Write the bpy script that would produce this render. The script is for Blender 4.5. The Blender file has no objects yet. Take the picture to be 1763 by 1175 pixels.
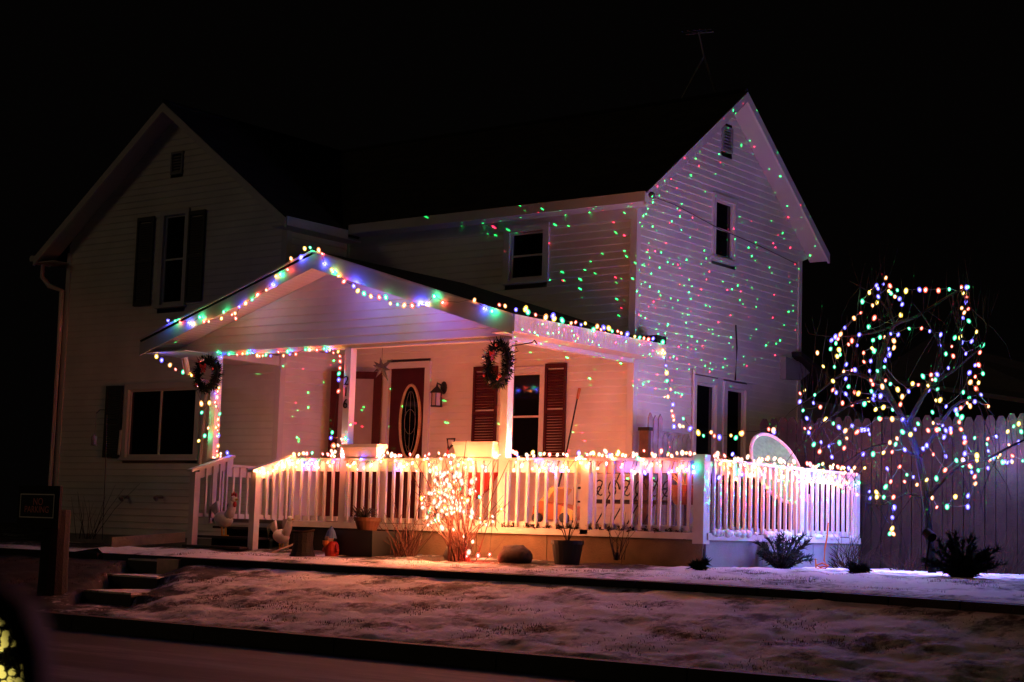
import bpy, math, random
from mathutils import Vector, Matrix

# ------------------------------------------------------------------ camera
RIGHT = Vector((0.7978192375880486, 0.6021075502844273, 0.030837672170752194))
DOWN = Vector((-0.043279289266121346, 0.10821416431894146, -0.9931850772949484))
FWD = Vector((-0.6013413067926104, 0.791047528617111, 0.1123941289112411))
EYE = Vector((13.289059687431495, -20.437218412963986, 0.0))   # heights are measured from the eye
FPX = 2870.0
S = bpy.context.scene
COL = S.collection
cam_d = bpy.data.cameras.new('camera')
cam = bpy.data.objects.new('camera', cam_d)
COL.objects.link(cam)
m3 = Matrix((RIGHT, -DOWN, -FWD)).transposed()
cam.matrix_world = Matrix.Translation(EYE) @ m3.to_4x4()
cam_d.sensor_width = 36.0
cam_d.lens = FPX / 1763.0 * 36.0
cam_d.clip_start = 0.05
cam_d.clip_end = 400.0
cam_d.dof.use_dof = True
cam_d.dof.focus_distance = 23.0
cam_d.dof.aperture_fstop = 5.0
S.camera = cam

# ------------------------------------------------------------------ world, weak street light, exposure
R = math.radians
world = bpy.data.worlds.new('World'); S.world = world; world.use_nodes = True
wn = world.node_tree; wn.nodes.clear()
sky = wn.nodes.new('ShaderNodeTexSky'); sky.sky_type = 'NISHITA'; sky.sun_disc = False
sky.sun_elevation = R(-9.0); sky.sun_rotation = R(215.0)
bg = wn.nodes.new('ShaderNodeBackground'); bg.inputs['Strength'].default_value = 0.05
wo = wn.nodes.new('ShaderNodeOutputWorld')
bg2 = wn.nodes.new('ShaderNodeBackground'); bg2.inputs['Color'].default_value = (1.0, .80, .72, 1); bg2.inputs['Strength'].default_value = 0.0009   # town glow on a clouded night sky
ad = wn.nodes.new('ShaderNodeAddShader')
wn.links.new(sky.outputs[0], bg.inputs['Color']); wn.links.new(bg.outputs[0], ad.inputs[0]); wn.links.new(bg2.outputs[0], ad.inputs[1]); wn.links.new(ad.outputs[0], wo.inputs['Surface'])
sun_d = bpy.data.lights.new('street_glow', 'SUN'); sun_d.energy = 0.048; sun_d.angle = R(12); sun_d.color = (1.0, 0.70, 0.40)
sun = bpy.data.objects.new('street_glow', sun_d); COL.objects.link(sun)
sun.rotation_euler = Vector((0.42, 0.85, -0.32)).to_track_quat('-Z', 'Y').to_euler()
S.view_settings.view_transform = 'Standard'; S.view_settings.look = 'None'
S.view_settings.exposure = 0.0; S.view_settings.gamma = 1.0
S.view_settings.use_curve_mapping = False
S.render.engine = 'CYCLES'
S.cycles.use_light_tree = True
S.cycles.use_denoising = True
S.cycles.max_bounces = 6; S.cycles.diffuse_bounces = 3; S.cycles.glossy_bounces = 3
S.cycles.transparent_max_bounces = 12
S.cycles.sample_clamp_indirect = 3.0
S.cycles.caustics_reflective = False; S.cycles.caustics_refractive = False

rnd = random.Random(7)

def at(x, y, axis, val):
    """3-D point where the sight line through photo pixel (x, y) meets the plane axis = val."""
    d = RIGHT * (x - 881.5) + DOWN * (y - 587.5) + FWD * FPX
    return EYE + d * ((val - EYE[axis]) / d[axis])

# ------------------------------------------------------------------ materials
def mat(name, col, rough=0.6, metal=0.0, spec=0.5, noise=0.0, nscale=8.0, bump=0.0, bscale=40.0, coat=0.0):
    m = bpy.data.materials.new(name); m.use_nodes = True
    nt = m.node_tree; b = nt.nodes['Principled BSDF']
    b.inputs['Base Color'].default_value = (*col, 1); b.inputs['Roughness'].default_value = rough
    b.inputs['Metallic'].default_value = metal; b.inputs['Specular IOR Level'].default_value = spec
    b.inputs['Coat Weight'].default_value = coat
    tc = nt.nodes.new('ShaderNodeTexCoord')
    if noise:
        n = nt.nodes.new('ShaderNodeTexNoise'); n.inputs['Scale'].default_value = nscale; n.inputs['Detail'].default_value = 6
        r = nt.nodes.new('ShaderNodeValToRGB')
        r.color_ramp.elements[0].position = 0.3; r.color_ramp.elements[1].position = 0.72
        r.color_ramp.elements[0].color = (*[c * (1 - noise) for c in col], 1)
        r.color_ramp.elements[1].color = (*[min(1, c * (1 + noise * .4)) for c in col], 1)
        nt.links.new(tc.outputs['Object'], n.inputs['Vector']); nt.links.new(n.outputs['Fac'], r.inputs[0])
        nt.links.new(r.outputs[0], b.inputs['Base Color'])
    if bump:
        n2 = nt.nodes.new('ShaderNodeTexNoise'); n2.inputs['Scale'].default_value = bscale; n2.inputs['Detail'].default_value = 5
        bp = nt.nodes.new('ShaderNodeBump'); bp.inputs['Strength'].default_value = bump; bp.inputs['Distance'].default_value = 0.02
        nt.links.new(tc.outputs['Object'], n2.inputs['Vector']); nt.links.new(n2.outputs['Fac'], bp.inputs['Height'])
        nt.links.new(bp.outputs[0], b.inputs['Normal'])
    return m

M = {}
M['siding'] = mat('vinyl siding', (.70, .67, .62), .5, noise=.16, nscale=1.6, bump=.15, bscale=60)
M['white'] = mat('white paint', (.66, .63, .60), .5, noise=.12, nscale=6, bump=.1, bscale=50)
M['trim'] = mat('white trim', (.60, .58, .56), .45, noise=.08, nscale=3)
M['fascia'] = mat('grey green fascia', (.50, .53, .48), .45, noise=.1, nscale=3)
M['soffit'] = mat('soffit vinyl', (.50, .45, .43), .5, noise=.06, nscale=4)
M['core'] = mat('wall core', (.25, .22, .2), .8)
M['burgundy'] = mat('burgundy paint', (.055, .0045, .005), .5, spec=.25, noise=.2, nscale=9)
M['black_shutter'] = mat('black shutter paint', (.012, .012, .013), .5)
M['glass'] = mat('dark window glass', (.004, .004, .005), .06, spec=.5)
M['screen'] = mat('door screen', (.30, .24, .22), .35, noise=.1)
M['iron'] = mat('black iron', (.012, .011, .011), .5, metal=.3, noise=.3, nscale=20)
M['steel'] = mat('grey galvanised steel', (.16, .16, .16), .6, metal=.5)
M['fencewood'] = mat('weathered fence wood', (.026, .018, .014), .95, spec=.06, noise=.35, nscale=5, bump=.5, bscale=30)
M['greywood'] = mat('grey barn wood', (.30, .27, .26), .8, noise=.4, nscale=7, bump=.5, bscale=30)
M['brownwood'] = mat('brown wood', (.10, .05, .03), .7, noise=.4, nscale=8, bump=.4)
M['newwood'] = mat('pale lumber', (.58, .43, .27), .7, noise=.25, nscale=8, bump=.3)
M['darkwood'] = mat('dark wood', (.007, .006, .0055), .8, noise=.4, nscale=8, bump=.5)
M['bark'] = mat('grey bark', (.008, .0065, .0065), .95, spec=.05, noise=.4, nscale=14, bump=.6)
M['twig'] = mat('brown twig', (.045, .027, .018), .9, spec=.1, noise=.3, nscale=12)
M['redtwig'] = mat('red brown twig', (.11, .045, .028), .8, noise=.3, nscale=12)
M['drygrass'] = mat('dry grass', (.16, .10, .06), .9, noise=.4, nscale=6)
M['needle'] = mat('dark evergreen needles', (.010, .016, .010), .9, spec=.1, noise=.4, nscale=9)
M['needle2'] = mat('juniper needles', (.030, .042, .035), .8, noise=.4, nscale=9)
M['berry'] = mat('red berry', (.40, .015, .02), .35)
M['silver'] = mat('silver ball', (.7, .7, .7), .2, metal=.8)
M['skirt'] = mat('painted skirting', (.24, .24, .25), .7, noise=.2, nscale=3, bump=.2)
M['foundation'] = mat('concrete foundation', (.23, .21, .19), .85, noise=.3, nscale=4, bump=.5)
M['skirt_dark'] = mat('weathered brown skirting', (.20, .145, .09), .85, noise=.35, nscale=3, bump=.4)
M['deck'] = mat('deck boards', (.28, .24, .21), .75, noise=.3, nscale=4)
M['darkstep'] = mat('dark step paint', (.045, .038, .035), .7, noise=.3, nscale=6)
M['stone'] = mat('field stone', (.075, .058, .045), .9, noise=.7, nscale=9, bump=.8, bscale=14)
M['pot_black'] = mat('dark plastic pot', (.02, .025, .024), .55)
M['terracotta'] = mat('terracotta', (.13, .05, .022), .75, noise=.2)
M['plastic_red'] = mat('red plastic', (.34, .018, .010), .45)
M['plastic_orange'] = mat('orange plastic', (.46, .13, .02), .45)
M['plastic_yellow'] = mat('yellow plastic', (.72, .42, .08), .4)
M['plastic_blue'] = mat('blue paint', (.05, .10, .26), .6)
M['skin'] = mat('painted plaster', (.25, .17, .13), .6)
M['planter'] = mat('white planter box', (.78, .72, .64), .5, noise=.05)
M['rooster'] = mat('white painted metal', (.70, .64, .55), .5, noise=.2, nscale=14)
M['red_paint'] = mat('red paint', (.50, .02, .02), .5)
M['beak'] = mat('yellow paint', (.60, .36, .06), .5)
M['orange_cord'] = mat('orange rubber', (.75, .16, .03), .5)
M['wire'] = mat('green black wire', (.010, .016, .012), .6)
M['blackplastic'] = mat('black plastic', (.0015, .0015, .0015), .8, spec=.1)
M['mirror'] = mat('mirror glass', (.9, .9, .9), .01, metal=1.0)
M['signblack'] = mat('black sign face', (.008, .008, .008), .5)
M['signred'] = mat('red sign letters', (.92, .30, .26), .5)
M['signwhite'] = mat('white sign border', (.9, .88, .85), .5)
M['net'] = mat('pale green net', (.16, .34, .15), .7, noise=.3, nscale=18)
M['tan'] = mat('tan vinyl rim', (.62, .48, .38), .5)
M['star'] = mat('tin star', (.10, .095, .095), .5, metal=.3)
M['lampglass'] = mat('pale lamp glass', (.45, .35, .32), .25)
M['neighbour'] = mat('neighbour siding', (.22, .2, .2), .7, noise=.2)
M['reed'] = mat('dry reeds', (.40, .30, .19), .8)
M['clump'] = mat('frozen leaves', (.03, .022, .016), .9, noise=.4)

def shingle_mat():
    m = mat('asphalt shingles', (.035, .031, .029), .9)
    nt = m.node_tree; b = nt.nodes['Principled BSDF']
    tc = nt.nodes.new('ShaderNodeTexCoord'); br = nt.nodes.new('ShaderNodeTexBrick'); nz = nt.nodes.new('ShaderNodeTexNoise')
    br.inputs['Scale'].default_value = 1.0; br.inputs['Brick Width'].default_value = .3; br.inputs['Row Height'].default_value = .14
    br.inputs['Mortar Size'].default_value = .006
    br.inputs['Color1'].default_value = (.050, .044, .040, 1); br.inputs['Color2'].default_value = (.027, .025, .024, 1); br.inputs['Mortar'].default_value = (.01, .01, .01, 1)
    nt.links.new(tc.outputs['UV'], br.inputs['Vector']); nt.links.new(br.outputs['Color'], b.inputs['Base Color'])
    nz.inputs['Scale'].default_value = 90
    bp = nt.nodes.new('ShaderNodeBump'); bp.inputs['Strength'].default_value = .6; bp.inputs['Distance'].default_value = .01
    nt.links.new(tc.outputs['Object'], nz.inputs['Vector']); nt.links.new(nz.outputs['Fac'], bp.inputs['Height']); nt.links.new(bp.outputs[0], b.inputs['Normal'])
    return m
M['shingle'] = shingle_mat()

def snow_mat(name, snow, under, lo, hi, scale, stretch=(1, 1, 1), rough=.85, bumpd=.03):
    m = mat(name, snow, rough); nt = m.node_tree; b = nt.nodes['Principled BSDF']
    tc = nt.nodes.new('ShaderNodeTexCoord'); mp = nt.nodes.new('ShaderNodeMapping'); mp.inputs['Scale'].default_value = stretch
    n = nt.nodes.new('ShaderNodeTexNoise'); n.inputs['Scale'].default_value = scale; n.inputs['Detail'].default_value = 10; n.inputs['Roughness'].default_value = .80
    n3 = nt.nodes.new('ShaderNodeTexNoise'); n3.inputs['Scale'].default_value = scale * .22; n3.inputs['Detail'].default_value = 3
    mx = nt.nodes.new('ShaderNodeMath'); mx.operation = 'MULTIPLY_ADD'; mx.inputs[1].default_value = .5
    r = nt.nodes.new('ShaderNodeValToRGB')
    r.color_ramp.elements[0].position = lo; r.color_ramp.elements[1].position = hi
    r.color_ramp.elements[0].color = (*under, 1); r.color_ramp.elements[1].color = (*snow, 1)
    bp = nt.nodes.new('ShaderNodeBump'); bp.inputs['Strength'].default_value = .9; bp.inputs['Distance'].default_value = bumpd
    L = nt.links.new
    L(tc.outputs['Object'], mp.inputs['Vector']); L(mp.outputs[0], n.inputs['Vector']); L(mp.outputs[0], n3.inputs['Vector'])
    hf = nt.nodes.new('ShaderNodeMath'); hf.operation = 'MULTIPLY'; hf.inputs[1].default_value = .5
    L(n3.outputs['Fac'], hf.inputs[0]); L(n.outputs['Fac'], mx.inputs[0]); L(hf.outputs[0], mx.inputs[2])
    L(mx.outputs[0], r.inputs[0]); L(r.outputs[0], b.inputs['Base Color']); L(mx.outputs[0], bp.inputs['Height']); L(bp.outputs[0], b.inputs['Normal'])
    return m
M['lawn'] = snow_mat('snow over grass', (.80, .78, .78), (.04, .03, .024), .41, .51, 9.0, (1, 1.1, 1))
M['bed'] = snow_mat('snow over mulch', (.74, .72, .73), (.035, .025, .018), .39, .50, 7.0)
def dim_left(m, x0, x1, amount):      # snow colour fades out leftwards, painting the light's fall-off into the lawn
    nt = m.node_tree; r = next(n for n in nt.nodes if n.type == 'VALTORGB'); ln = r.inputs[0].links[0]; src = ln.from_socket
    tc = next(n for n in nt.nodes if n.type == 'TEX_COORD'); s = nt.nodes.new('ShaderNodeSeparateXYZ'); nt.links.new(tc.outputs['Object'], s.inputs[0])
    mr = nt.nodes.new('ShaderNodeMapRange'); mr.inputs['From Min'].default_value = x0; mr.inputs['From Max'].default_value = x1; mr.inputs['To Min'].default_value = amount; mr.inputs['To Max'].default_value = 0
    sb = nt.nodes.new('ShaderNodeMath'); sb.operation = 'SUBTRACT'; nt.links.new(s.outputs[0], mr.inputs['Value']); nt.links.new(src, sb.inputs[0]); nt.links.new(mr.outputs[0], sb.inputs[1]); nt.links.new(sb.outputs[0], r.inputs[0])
dim_left(M['lawn'], -5.0, -1.0, .26)
def bare_strip(m, amount):      # little snow has settled on the mulch close to the front of the deck
    nt = m.node_tree; r = next(n for n in nt.nodes if n.type == 'VALTORGB'); src = r.inputs[0].links[0].from_socket
    tc = next(n for n in nt.nodes if n.type == 'TEX_COORD'); s = nt.nodes.new('ShaderNodeSeparateXYZ'); nt.links.new(tc.outputs['Object'], s.inputs[0])
    def rng(k, a0, a1, b0, b1):
        q = nt.nodes.new('ShaderNodeMapRange'); q.inputs['From Min'].default_value = a0; q.inputs['From Max'].default_value = a1; q.inputs['To Min'].default_value = b0; q.inputs['To Max'].default_value = b1
        nt.links.new(s.outputs[k], q.inputs['Value']); return q
    y = rng(1, -4.5, -3.7, 0, amount); x = rng(0, 2.0, 3.2, 1, 0); ml = nt.nodes.new('ShaderNodeMath'); ml.operation = 'MULTIPLY'
    nt.links.new(y.outputs[0], ml.inputs[0]); nt.links.new(x.outputs[0], ml.inputs[1])
    sb = nt.nodes.new('ShaderNodeMath'); sb.operation = 'SUBTRACT'; nt.links.new(src, sb.inputs[0]); nt.links.new(ml.outputs[0], sb.inputs[1]); nt.links.new(sb.outputs[0], r.inputs[0])
bare_strip(M['bed'], .14)
M['street'] = snow_mat('asphalt with snow streaks', (.22, .205, .21), (.012, .011, .011), .44, .56, .9, (.12, 1.0, 1), bumpd=.01)
M['kerb'] = snow_mat('kerb concrete', (.055, .05, .048), (.018, .017, .016), .4, .6, 3, (.3, 1, 1), bumpd=.01)
M['snow'] = mat('fresh snow', (.78, .77, .78), .8, bump=.5, bscale=30)

def glow(name, col, strength, sample=True):
    m = bpy.data.materials.new(name); m.use_nodes = True; nt = m.node_tree; nt.nodes.clear()
    e = nt.nodes.new('ShaderNodeEmission'); e.inputs['Color'].default_value = (*col, 1); e.inputs['Strength'].default_value = strength
    o = nt.nodes.new('ShaderNodeOutputMaterial'); nt.links.new(e.outputs[0], o.inputs['Surface'])
    if not sample: m.cycles.emission_sampling = 'NONE'
    return m
def shell(name, col, strength=.9, fac=.5):
    m = bpy.data.materials.new(name); m.use_nodes = True; nt = m.node_tree; nt.nodes.clear()
    e = nt.nodes.new('ShaderNodeEmission'); e.inputs['Color'].default_value = (*col, 1); e.inputs['Strength'].default_value = strength
    t = nt.nodes.new('ShaderNodeBsdfTransparent'); x = nt.nodes.new('ShaderNodeMixShader'); x.inputs[0].default_value = fac
    o = nt.nodes.new('ShaderNodeOutputMaterial'); nt.links.new(t.outputs[0], x.inputs[1]); nt.links.new(e.outputs[0], x.inputs[2]); nt.links.new(x.outputs[0], o.inputs['Surface'])
    m.cycles.emission_sampling = 'NONE'
    return m

# ------------------------------------------------------------------ mesh helpers
class MB:
    def __init__(self): self.v = []; self.f = []; self.mi = []
    def add(self, vs, fs, mi=0):
        o = len(self.v); self.v += [Vector(p) for p in vs]; self.f += [tuple(i + o for i in q) for q in fs]; self.mi += [mi] * len(fs); return self
    def hexa(self, p, mi=0):      # p: four bottom then four top corners
        return self.add(p, [(3, 2, 1, 0), (4, 5, 6, 7), (0, 1, 5, 4), (1, 2, 6, 5), (2, 3, 7, 6), (3, 0, 4, 7)], mi)
    def box(self, x0, x1, y0, y1, z0, z1, mi=0):
        return self.hexa([(x0, y0, z0), (x1, y0, z0), (x1, y1, z0), (x0, y1, z0), (x0, y0, z1), (x1, y0, z1), (x1, y1, z1), (x0, y1, z1)], mi)
    def prism(self, poly, off, mi=0):   # poly: 3-D outline, extruded by the vector off
        n = len(poly); off = Vector(off); a = [Vector(p) for p in poly]
        self.add(a + [p + off for p in a], [tuple(range(n - 1, -1, -1)), tuple(range(n, 2 * n))] + [(i, (i + 1) % n, n + (i + 1) % n, n + i) for i in range(n)], mi)
        return self
    def tube(self, pts, r0, r1=None, n=5, mi=0, cap=True):
        pts = [Vector(p) for p in pts]; r1 = r0 if r1 is None else r1; k = len(pts); o = len(self.v); up = Vector((0, 0, 1))
        for i, p in enumerate(pts):
            d = (pts[min(i + 1, k - 1)] - pts[max(i - 1, 0)]);  d = d.normalized() if d.length > 1e-9 else up
            a = d.cross(up); a = a.normalized() if a.length > 1e-3 else Vector((1, 0, 0)); b = d.cross(a)
            r = r0 + (r1 - r0) * i / max(1, k - 1)
            for j in range(n):
                t = 2 * math.pi * j / n; self.v.append(p + a * (r * math.cos(t)) + b * (r * math.sin(t)))
        for i in range(k - 1):
            for j in range(n):
                self.f.append((o + i * n + j, o + i * n + (j + 1) % n, o + (i + 1) * n + (j + 1) % n, o + (i + 1) * n + j)); self.mi.append(mi)
        if cap and n > 2:
            self.f.append(tuple(o + j for j in range(n - 1, -1, -1))); self.f.append(tuple(o + (k - 1) * n + j for j in range(n))); self.mi += [mi, mi]
        return self
    def lathe(self, prof, c, n=16, mi=0, sx=1, sy=1, rot=None):
        c = Vector(c); o = len(self.v); k = len(prof)
        for r, z in prof:
            for j in range(n):
                t = 2 * math.pi * j / n; q = Vector((r * math.cos(t) * sx, r * math.sin(t) * sy, z))
                if rot: q = rot @ q
                self.v.append(c + q)
        for i in range(k - 1):
            for j in range(n):
                self.f.append((o + i * n + j, o + i * n + (j + 1) % n, o + (i + 1) * n + (j + 1) % n, o + (i + 1) * n + j)); self.mi.append(mi)
        self.f.append(tuple(o + j for j in range(n - 1, -1, -1))); self.f.append(tuple(o + (k - 1) * n + j for j in range(n))); self.mi += [mi, mi]
        return self
    def ball(self, c, r, sx=1, sy=1, sz=1, n=10, k=6, mi=0, rot=None):
        return self.lathe([(max(1e-4, r * math.sin(math.pi * i / k)), -r * sz * math.cos(math.pi * i / k)) for i in range(k + 1)], c, n, mi, sx, sy, rot)
    def build(self, name, m, parent=None, smooth=False, kind=None, label=None):
        base = parent['_base'] if parent is not None and '_base' in parent else None
        me = bpy.data.meshes.new(name)
        off = Vector(base) if base is not None else Vector((0, 0, 0))
        me.from_pydata([p - off for p in self.v], [], self.f)
        for q in (m if isinstance(m, (list, tuple)) else [m]): me.materials.append(q)
        if any(self.mi): me.polygons.foreach_set('material_index', self.mi)
        if smooth: me.polygons.foreach_set('use_smooth', [True] * len(me.polygons))
        me.update()
        o = bpy.data.objects.new(name, me); COL.objects.link(o)
        if parent is not None:
            o.parent = parent
            o['_base'] = list(off)
        else: o['_base'] = [0, 0, 0]
        if kind: o['kind'] = kind
        if label: o['label'] = label
        return o

def thing(name, label, cat, loc=(0, 0, 0), group=None):
    o = bpy.data.objects.new(name, None); COL.objects.link(o); o.location = loc; o['_base'] = list(loc)
    o['label'] = label; o['category'] = cat
    if group: o['group'] = group
    o.empty_display_size = .2
    return o
def tag(o, label, cat, group=None):
    o['label'] = label; o['category'] = cat
    if group: o['group'] = group
    return o
def structure(o): o['kind'] = 'structure'; return o

class Frame:      # a wall plane: origin, horizontal axis, outward normal
    def __init__(s, o, u, n): s.o = Vector(o); s.u = Vector(u); s.n = Vector(n)
    def p(s, u, z, n=0): return s.o + s.u * u + s.n * n + Vector((0, 0, z))
    def box(s, b, u0, u1, z0, z1, n0, n1):
        return b.hexa([s.p(u0, z0, n0), s.p(u1, z0, n0), s.p(u1, z0, n1), s.p(u0, z0, n1), s.p(u0, z1, n0), s.p(u1, z1, n0), s.p(u1, z1, n1), s.p(u0, z1, n1)])

EXP = .112
def clad(parent, fr, z0, z1, lim, holes=(), name='siding_board', mkey='siding', exp=EXP):
    """One lapped board per course; lim(z) gives the two ends, holes are (u0, u1, z0, z1)."""
    z = z0; n = 0
    while z < z1 - .03:
        zt = min(z + exp, z1)
        a0, a1 = lim(z); b0, b1 = lim(zt)
        cuts = sorted((h[0], h[1]) for h in holes if h[2] < zt - .02 and h[3] > z + .02)
        segs = []; cur = None; lo = a0
        for c0, c1 in cuts:
            if c1 <= lo: continue
            if c0 > lo: segs.append((lo, c0))
            lo = max(lo, c1)
        if lo < a1: segs.append((lo, a1))
        wob = rnd.uniform(-.0015, .0015)
        for s0, s1 in segs:
            b = MB()
            t0 = b0 if s0 == a0 else s0; t1 = b1 if s1 == a1 else s1
            if t1 - t0 < .01: t0 = t1 = (t0 + t1) / 2; t1 += .004
            b.add([fr.p(s0, z, -.01), fr.p(s1, z, -.01), fr.p(s1, z, .014 + wob), fr.p(s0, z, .014 + wob), fr.p(s0, z + .016, .0165 + wob), fr.p(s1, z + .016, .0165 + wob), fr.p(t1, zt, .004), fr.p(t0, zt, .004)],
                  [(0, 1, 2, 3), (3, 2, 5, 4), (4, 5, 6, 7)])
            b.build(name, M[mkey], parent)
        z = zt; n += 1

def window(parent, fr, u0, u1, z0, z1, trim=.09, mull=(), rail=True, label=None, tm='trim', mullw=.03):
    """Casing with sill; sub-parts sash, meeting_rail, mullion and panes."""
    b = MB()
    fr.box(b, u0 - trim, u0, z0 - .02, z1, -.06, .045); fr.box(b, u1, u1 + trim, z0 - .02, z1, -.06, .045)
    fr.box(b, u0 - trim, u1 + trim, z1, z1 + trim, -.06, .048); fr.box(b, u0 - trim - .02, u1 + trim + .02, z0 - .07, z0 - .02, -.06, .075)
    w = b.build('window', M[tm], parent, label=label)
    s = MB(); k = .035
    fr.box(s, u0, u0 + k, z0 - .02, z1, -.05, -.004); fr.box(s, u1 - k, u1, z0 - .02, z1, -.05, -.004)
    fr.box(s, u0 + k, u1 - k, z1 - k, z1, -.05, -.004); fr.box(s, u0 + k, u1 - k, z0 - .02, z0 + k, -.05, -.004)
    s.build('sash', M[tm], w)
    cols = [u0 + k] + [c for c in mull] + [u1 - k]
    for c in mull:
        q = MB(); fr.box(q, c - mullw / 2, c + mullw / 2, z0 + k, z1 - k, -.05, -.008); q.build('mullion', M[tm], w)
    zm = (z0 + z1) / 2
    for a, c in zip(cols[:-1], cols[1:]):
        if rail:
            for za, zb in ((z0 + k, zm - .015), (zm + .015, z1 - k)):
                q = MB(); fr.box(q, a, c, za, zb, -.04, -.03); q.build('pane', M['glass'], w)
        else:
            q = MB(); fr.box(q, a, c, z0 + k, z1 - k, -.04, -.03); q.build('pane', M['glass'], w)
    if rail:
        q = MB(); fr.box(q, u0 + k, u1 - k, zm - .015, zm + .015, -.048, -.01); q.build('meeting_rail', M[tm], w)
    return w

def shutter(parent, fr, u0, u1, z0, z1, mkey):
    b = MB(); k = .04; n0, n1 = .022, .055
    fr.box(b, u0, u0 + k, z0, z1, n0, n1); fr.box(b, u1 - k, u1, z0, z1, n0, n1)
    zm = (z0 + z1) / 2
    for za, zb in ((z0, z0 + .07), (zm - .03, zm + .03), (z1 - .07, z1)): fr.box(b, u0 + k, u1 - k, za, zb, n0, n1 - .002)
    s = b.build('shutter', M[mkey], parent)
    q = MB(); z = z0 + .08
    while z < z1 - .1:
        if not (zm - .06 < z < zm + .03):
            q.hexa([fr.p(u0 + k, z, n0), fr.p(u1 - k, z, n0), fr.p(u1 - k, z, n1 - .014), fr.p(u0 + k, z, n1 - .014),
                    fr.p(u0 + k, z + .03, n0), fr.p(u1 - k, z + .04, n0), fr.p(u1 - k, z + .034, n1 - .022), fr.p(u0 + k, z + .034, n1 - .022)])
        z += .042
    q.build('louvre', M[mkey], s, kind='stuff')
    return s

# ------------------------------------------------------------------ ground
def ground_z(x, y):
    if x < -5.4: return -.40 - min(1, (-5.4 - x) / .6) * .08 - (.02 if y < -3.2 else 0)
    if y > -3.2: return -.40
    if y > -5.15: return -.40 - .10 * (-3.2 - y) / 1.95
    if y > -5.3: return -.575
    return -.575 - .2 * (-5.3 - y)
def grid(name, x0, x1, y0, y1, nx, ny, m, amp=0.0, seed=1, fn=None, edge=False):
    from mathutils import noise as mnz
    vs = []; fs = []
    for j in range(ny + 1):
        for i in range(nx + 1):
            x = x0 + (x1 - x0) * i / nx; y = y0 + (y1 - y0) * j / ny
            z = fn(x, y)
            if amp:
                w = 1.0 if not edge else min(1, (y - y0) / .2, (y1 - y) / .15)
                p = Vector((x * 2.3, y * 2.3, seed)); z += w * amp * (mnz.noise(p) + .6 * mnz.noise(p * 2.7) + .35 * mnz.noise(p * 6.1))
            vs.append((x, y, z))
    for j in range(ny):
        for i in range(nx):
            a = j * (nx + 1) + i; fs.append((a, a + 1, a + nx + 2, a + nx + 1))
    b = MB(); b.add(vs, fs); return structure(b.build(name, m, None, smooth=True))
def edge_y(x):      # the front edge of the planting bed bends towards the street on the right
    return -5.15 - (max(0, x - 3.2) ** 1.6) * .09
grid('ground', -60, 90, 9, 160, 30, 30, M['bed'], fn=lambda x, y: -.42)
# far ground, the planting bed and the sloping lawn are separate sheets that meet at the bed edging
from mathutils import noise as mnz
def sheet(name, xs, rows, zf, m, amp, seed):
    vs = []; fs = []; k = len(rows(xs[0]))
    for x in xs:
        for t, y in enumerate(rows(x)):
            p = Vector((x * 2.1, y * 2.6, seed))
            a = amp * (mnz.noise(p) + .6 * mnz.noise(p * 2.9) + .4 * mnz.noise(p * 7.3)) if 0 < t < k - 1 else 0
            vs.append((x, y, zf(x, y, t / (k - 1)) + a))
    for i in range(len(xs) - 1):
        for t in range(k - 1):
            a = i * k + t; fs.append((a, a + k, a + k + 1, a + 1))
    b = MB(); b.add(vs, fs); return structure(b.build(name, m, None, smooth=True))
xs = [-40 + i * 1.0 for i in range(29)] + [-11.5 + i * .1 for i in range(1, 246)] + [13.0 + i * 1.5 for i in range(1, 34)]
sheet('planting_bed', xs, lambda x: [9.0, 6.0, 3.0, 1.5] + [1.5 - (1.5 - edge_y(x)) * i / 60 for i in range(1, 61)],
      lambda x, y, t: -.42 if y > 1.4 else ground_z(x, max(y, -5.1)) + (.02 if y > edge_y(x) + .05 else 0), M['bed'], .022, 3.1)
KY, KZ = -8.15, -1.10
def lawn_z(x, y):
    e = edge_y(x) - .08; t = max(0, min(1, (y - e) / (KY - e))); return -.585 - (-KZ - .585) * t
def lawn_cut(x, y):
    z = lawn_z(x, y); s = (-5.2 - y) / 1.85
    xl = -4.80 + 1.38 * s; xr = -4.15 + 1.65 * s
    if y > -5.19 or not (xl - .02 < x < xr + .6): return z
    low = -.77 if y > -5.98 else -.93 if y > -7.04 else -1.06
    if x > xr: low = low + (z - low) * min(1, (x - xr) / .6)
    return min(z, low)
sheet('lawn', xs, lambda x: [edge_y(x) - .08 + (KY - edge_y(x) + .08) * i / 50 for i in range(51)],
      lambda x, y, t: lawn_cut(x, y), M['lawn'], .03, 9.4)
b = MB()
for i in range(52):
    x0 = -40 + i * 2.0; x1 = x0 + 1.985
    b = MB(); b.hexa([(x0, KY - .16, -1.4), (x1, KY - .16, -1.4), (x1, KY, -1.4), (x0, KY, -1.4), (x0, KY - .14, KZ), (x1, KY - .14, KZ), (x1, KY, KZ + .005), (x0, KY, KZ + .005)])
    structure(b.build('kerb', M['kerb'], None))
b = MB(); b.add([(-60, -60, -1.265), (100, -60, -1.265), (100, KY - .1, -1.26), (-60, KY - .1, -1.26)], [(0, 1, 2, 3)])
structure(b.build('street', M['street'], None))

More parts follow.
